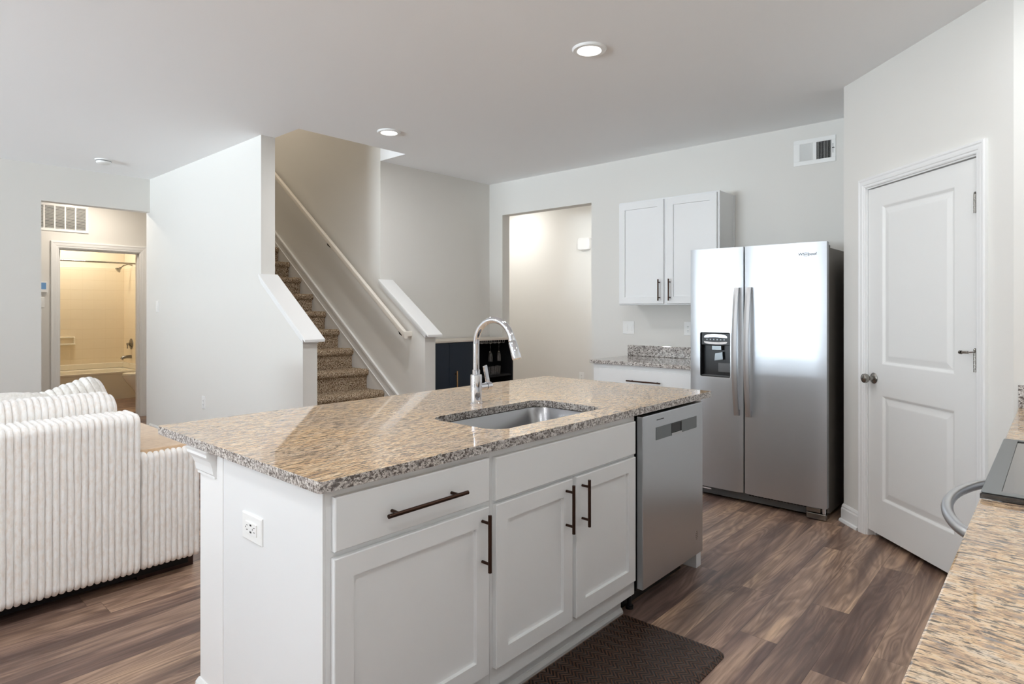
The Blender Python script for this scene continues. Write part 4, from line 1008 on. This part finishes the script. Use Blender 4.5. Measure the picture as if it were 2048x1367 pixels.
# return grille in the bath hall
gv = thing('return_grille', 'white return air grille above the bathroom door', 'vent', (1.83, BY, 2.24))
TG = frame((0, BY, 0), (1, 0, 0), (0, -1, 0))
m_ = MB(TG); g0_, g1_, h0_, h1_ = 1.42, 2.079, 2.242, 2.562
xs_ = [g0_ + 0.03 + (g1_ - g0_ - 0.06) * i / 6 for i in range(7)]
m_.sweep([(g0_, h0_), (g1_, h0_), (g1_, h1_), (g0_, h1_)], [(0, 0.001), (0, 0.008), (-0.003, 0.01), (-0.028, 0.01), (-0.03, 0.008), (-0.03, 0.001)], True)
for x in xs_[1:-1]: m_.box(x - 0.007, x + 0.007, h0_ + 0.02, h1_ - 0.02, 0.001, 0.0092)
part('frame', m_, 'plastic_white', gv)
part('duct_shade', MB(TG).box(g0_ + 0.02, g1_ - 0.02, h0_ + 0.02, h1_ - 0.02, 0.0003, 0.0009), 'vent_shade', gv)  # dark sheet painted as the shade behind the grille
m_ = MB(TG)
for i in range(19):
    z = h0_ + 0.034 + i * 0.0137; m_.prism([(z, 0.001), (z + 0.0012, 0.001), (z + 0.0085, 0.0085), (z + 0.0073, 0.0085)], g0_ + 0.03, g1_ - 0.03, 'x')
part('louvres', m_, 'plastic_white', gv)
# thermostat
th_ = thing('thermostat', 'small white thermostat with a lit blue screen beside the bathroom door', 'thermostat', (1.60, BY, 1.53))
part('case', MB(TG).box(1.53, 1.678, 1.535, 1.655, 0.0, 0.022), 'plastic_white', th_, bevel=0.004)
part('screen', MB(TG).box(1.60, 1.666, 1.57, 1.645, 0.0222, 0.0228), 'screen_blue', th_, 'lit blue screen')
t = plate_thing('light_switch', TG, 1.62, 1.42, 0.07, 0.115, 'white switch under the thermostat', 'switch')

# smoke detector
m_ = MB().lathe((1.733, 6.69, H), [(0.0, 0), (0.07, 0), (0.07, -0.010), (0.062, -0.013), (0.062, -0.019), (0.056, -0.034), (0.045, -0.040), (0.0, -0.041)])
sd = thing('smoke_detector', 'round white smoke detector on the ceiling near the bath hall', 'smoke detector', (1.733, 6.69, H - 0.041))
part('case', m_, 'plastic_white', sd, smooth=30)
part('vent_ring', MB().lathe((1.733, 6.69, H - 0.0125), [(0.063, 0), (0.0635, -0.003), (0.063, -0.006)], seg=28), 'grey_plastic', sd)
# recessed lights
def can(x, y, label, power=CAN_P, glow=True, col=LAMPW):
    t = thing('recessed_light', label, 'ceiling light', (x, y, H - 0.012), 'recessed ceiling lights')
    part('trim_ring', MB().lathe((x, y, H), [(0.0925, 0), (0.0925, -0.004), (0.086, -0.012), (0.066, -0.0125), (0.060, -0.006), (0.060, -0.001)], cap=False, seg=40), 'plastic_white', t, smooth=40)
    part('diffuser', MB().lathe((x, y, H - 0.006), [(0.0, 0.002), (0.062, 0.002), (0.062, 0.0), (0.0, -0.001)], seg=40), 'lamp_glow', t, 'glowing white disc')
    l_ = area('recessed_light_beam', (x, y, H - 0.03), (0, 0, -1), 0.11, 0.11, power, col, 'DISK')
    l_.parent = t; l_.location = (0, 0, -0.012)
    return t
can(2.745, 1.895, 'large glowing recessed light above the dishwasher end of the island')
can(2.965, 3.955, 'smaller glowing recessed light near the stair opening')
for x, y, la in ((1.45, 1.9, 'recessed light above the outlet end of the island'), (-1.3, 1.9, 'recessed light over the dining side'), (-0.2, 0.15, 'recessed light above the range counter'), (2.75, -0.02, 'unseen recessed light added in front of the range to brighten the kitchen'), (-1.3, 4.6, 'recessed light over the living area'), (0.0, 1.8, 'unseen recessed light added between island and dining side to brighten the sofa'), (-3.9, 3.2, 'recessed light nearest the window wall')):  # range-front and island-to-dining cans are unseen extras, added for kitchen and sofa brightness
    can(x, y, la, CAN_P * (0.6 if x > 2 else 1.0))

# ------------------------------------------------------------------ bathroom
area('bath_lamp', (2.45, 10.72, 2.62), (0.0, 0.15, -1), 0.4, 0.2, 13, (1.0, 0.95, 0.83))
area('hall_lamp', (2.0, 8.05, 2.70), (0, 0, -1), 0.2, 0.2, 11, (1.0, 0.90, 0.78))
area('passage_lamp', (5.75, 5.5, 2.72), (0, -0.2, -1), 0.4, 0.4, 15, (1.0, 0.985, 0.955))
area('passage_lamp', (5.35, 3.2, 2.70), (0.7, 0.3, -0.65), 0.5, 0.5, 14, (1.0, 0.985, 0.955), spread=1.9)
area('upstairs_lamp', (2.95, 6.7, 5.2), (0, -0.1, -1), 0.35, 0.35, 14, (1.0, 0.88, 0.74))
tb = thing('bathtub', 'white bathtub along the far bathroom wall', 'bathtub', (2.46, 10.9, 0))
m_ = MB(); X0, X1, Yf, Yb = 1.702, 3.218, 10.545, 11.29
rr = lambda i, r, z: [(p[0], p[1], z) for p in round_poly(X0 + i, X1 - i, Yf + i, Yb - i, r, 6)]
m_.loops([rr(0, 0.01, 0), rr(0, 0.01, 0.37), rr(0.0, 0.01, 0.40), rr(0.01, 0.012, 0.412), rr(0.07, 0.08, 0.412), rr(0.085, 0.09, 0.40), rr(0.12, 0.12, 0.12), rr(0.2, 0.15, 0.07)])
part('shell', m_, 'porcelain', tb, smooth=40)
part('apron_lip', MB().box(X0, X1, Yf - 0.012, Yf + 0.02, 0.375, 0.41), 'porcelain', tb, bevel=0.008)
ts = thing('tub_surround', 'cream tiled tub surround with a moulded soap dish', 'surround', (2.46, 11.28, 0.41))
m_ = MB().box(X0, X1, 11.286, 11.2995, 0.412, 2.0).box(3.206, 3.2195, Yf, 11.286, 0.412, 2.0).box(1.7005, 1.714, Yf, 11.286, 0.412, 2.0)
part('tile_panels', m_, 'tub_tile', ts, bevel=0.003)
part('lower_ledge', MB().box(1.714, 3.206, 11.262, 11.286, 0.414, 0.50).box(3.182, 3.206, Yf + 0.1, 11.262, 0.414, 0.50), 'porcelain', ts, bevel=0.01)
sdx = 2.32
part('soap_dish', MB().box(sdx, sdx + 0.22, 11.252, 11.286, 0.905, 0.925).box(sdx + 0.0, sdx + 0.22, 11.21, 11.286, 0.80, 0.825).box(sdx, sdx + 0.02, 11.24, 11.286, 0.81, 0.92).box(sdx + 0.20, sdx + 0.22, 11.24, 11.286, 0.81, 0.92), 'porcelain', ts, bevel=0.008)
sr = thing('shower_rod', 'slim chrome shower rod across the tub', 'shower rod', (2.46, 10.60, 2.04))
part('rod', MB().cyl((1.701, 10.60, 2.045), (3.219, 10.60, 2.045), 0.0125), 'chrome', sr, smooth=40)
for a_ in (3.204, 1.7005): part('flange', MB().cyl((a_, 10.60, 2.045), (a_ + 0.0155, 10.60, 2.045), 0.03), 'nickel', sr, smooth=40)
sh = thing('wall_shower', 'chrome shower head on a short arm', 'shower head', (3.1, 10.92, 1.9))
part('arm', MB().tube([(3.219, 10.92, 2.04), (3.16, 10.92, 2.05), (3.10, 10.92, 2.03), (3.06, 10.92, 1.99)], 0.009), 'nickel', sh, smooth=50)
part('head', MB().lathe((3.065, 10.92, 1.995), [(0.010, 0), (0.016, 0.01), (0.02, 0.03), (0.042, 0.055), (0.044, 0.068), (0.0, 0.07)], (-0.75, 0, -0.66)), 'nickel', sh, smooth=40)
vv = thing('shower_valve', 'round chrome shower valve on the tiled end wall', 'valve', (3.206, 10.92, 0.80))
part('escutcheon', MB().lathe((3.2055, 10.92, 0.80), [(0, 0), (0.085, 0), (0.083, 0.008), (0.05, 0.014), (0.03, 0.03), (0.0, 0.032)], (-1, 0, 0)), 'nickel', vv, smooth=40)
part('lever', MB().cyl((3.175, 10.92, 0.80), (3.14, 10.92, 0.80), 0.018).box(3.145, 3.16, 10.912, 10.928, 0.73, 0.80), 'nickel', vv, smooth=40)
single('tub_spout', MB().tube([(3.2055, 10.92, 0.60), (3.14, 10.92, 0.60), (3.09, 10.92, 0.59), (3.07, 10.92, 0.565)], 0.022, radii=[0.027, 0.024, 0.023, 0.024]), 'nickel', 'chrome tub spout below the shower valve', 'spout', smooth=50)
tl = thing('toilet', 'white toilet beside the tub, lid down', 'toilet', (3.15, 10.0, 0))
tyc = 9.98
def ell(cx, cy, a, b, z, n=28): return [(cx + a * math.cos(t), cy + b * math.sin(t), z) for t in [2 * PI * i / n for i in range(n)]]
part('bowl', MB().loops([ell(3.17, tyc, 0.18, 0.11, 0.0), ell(3.16, tyc, 0.16, 0.10, 0.08), ell(3.13, tyc, 0.17, 0.105, 0.18), ell(3.09, tyc, 0.225, 0.16, 0.30), ell(3.07, tyc, 0.245, 0.182, 0.37), ell(3.07, tyc, 0.248, 0.185, 0.392)]), 'porcelain', tl, smooth=50)
part('seat', MB().loops([ell(3.07, tyc, 0.25, 0.188, 0.393), ell(3.07, tyc, 0.252, 0.19, 0.408)]), 'porcelain', tl, bevel=0.004)
part('lid', MB().loops([ell(3.07, tyc, 0.248, 0.186, 0.411), ell(3.07, tyc, 0.25, 0.188, 0.422), ell(3.07, tyc, 0.235, 0.172, 0.43)]), 'porcelain', tl, smooth=40)
part('tank', MB().box(3.29, 3.48, tyc - 0.2, tyc + 0.2, 0.38, 0.74).box(3.28, 3.49, tyc - 0.21, tyc + 0.21, 0.742, 0.775), 'porcelain', tl, bevel=0.015)
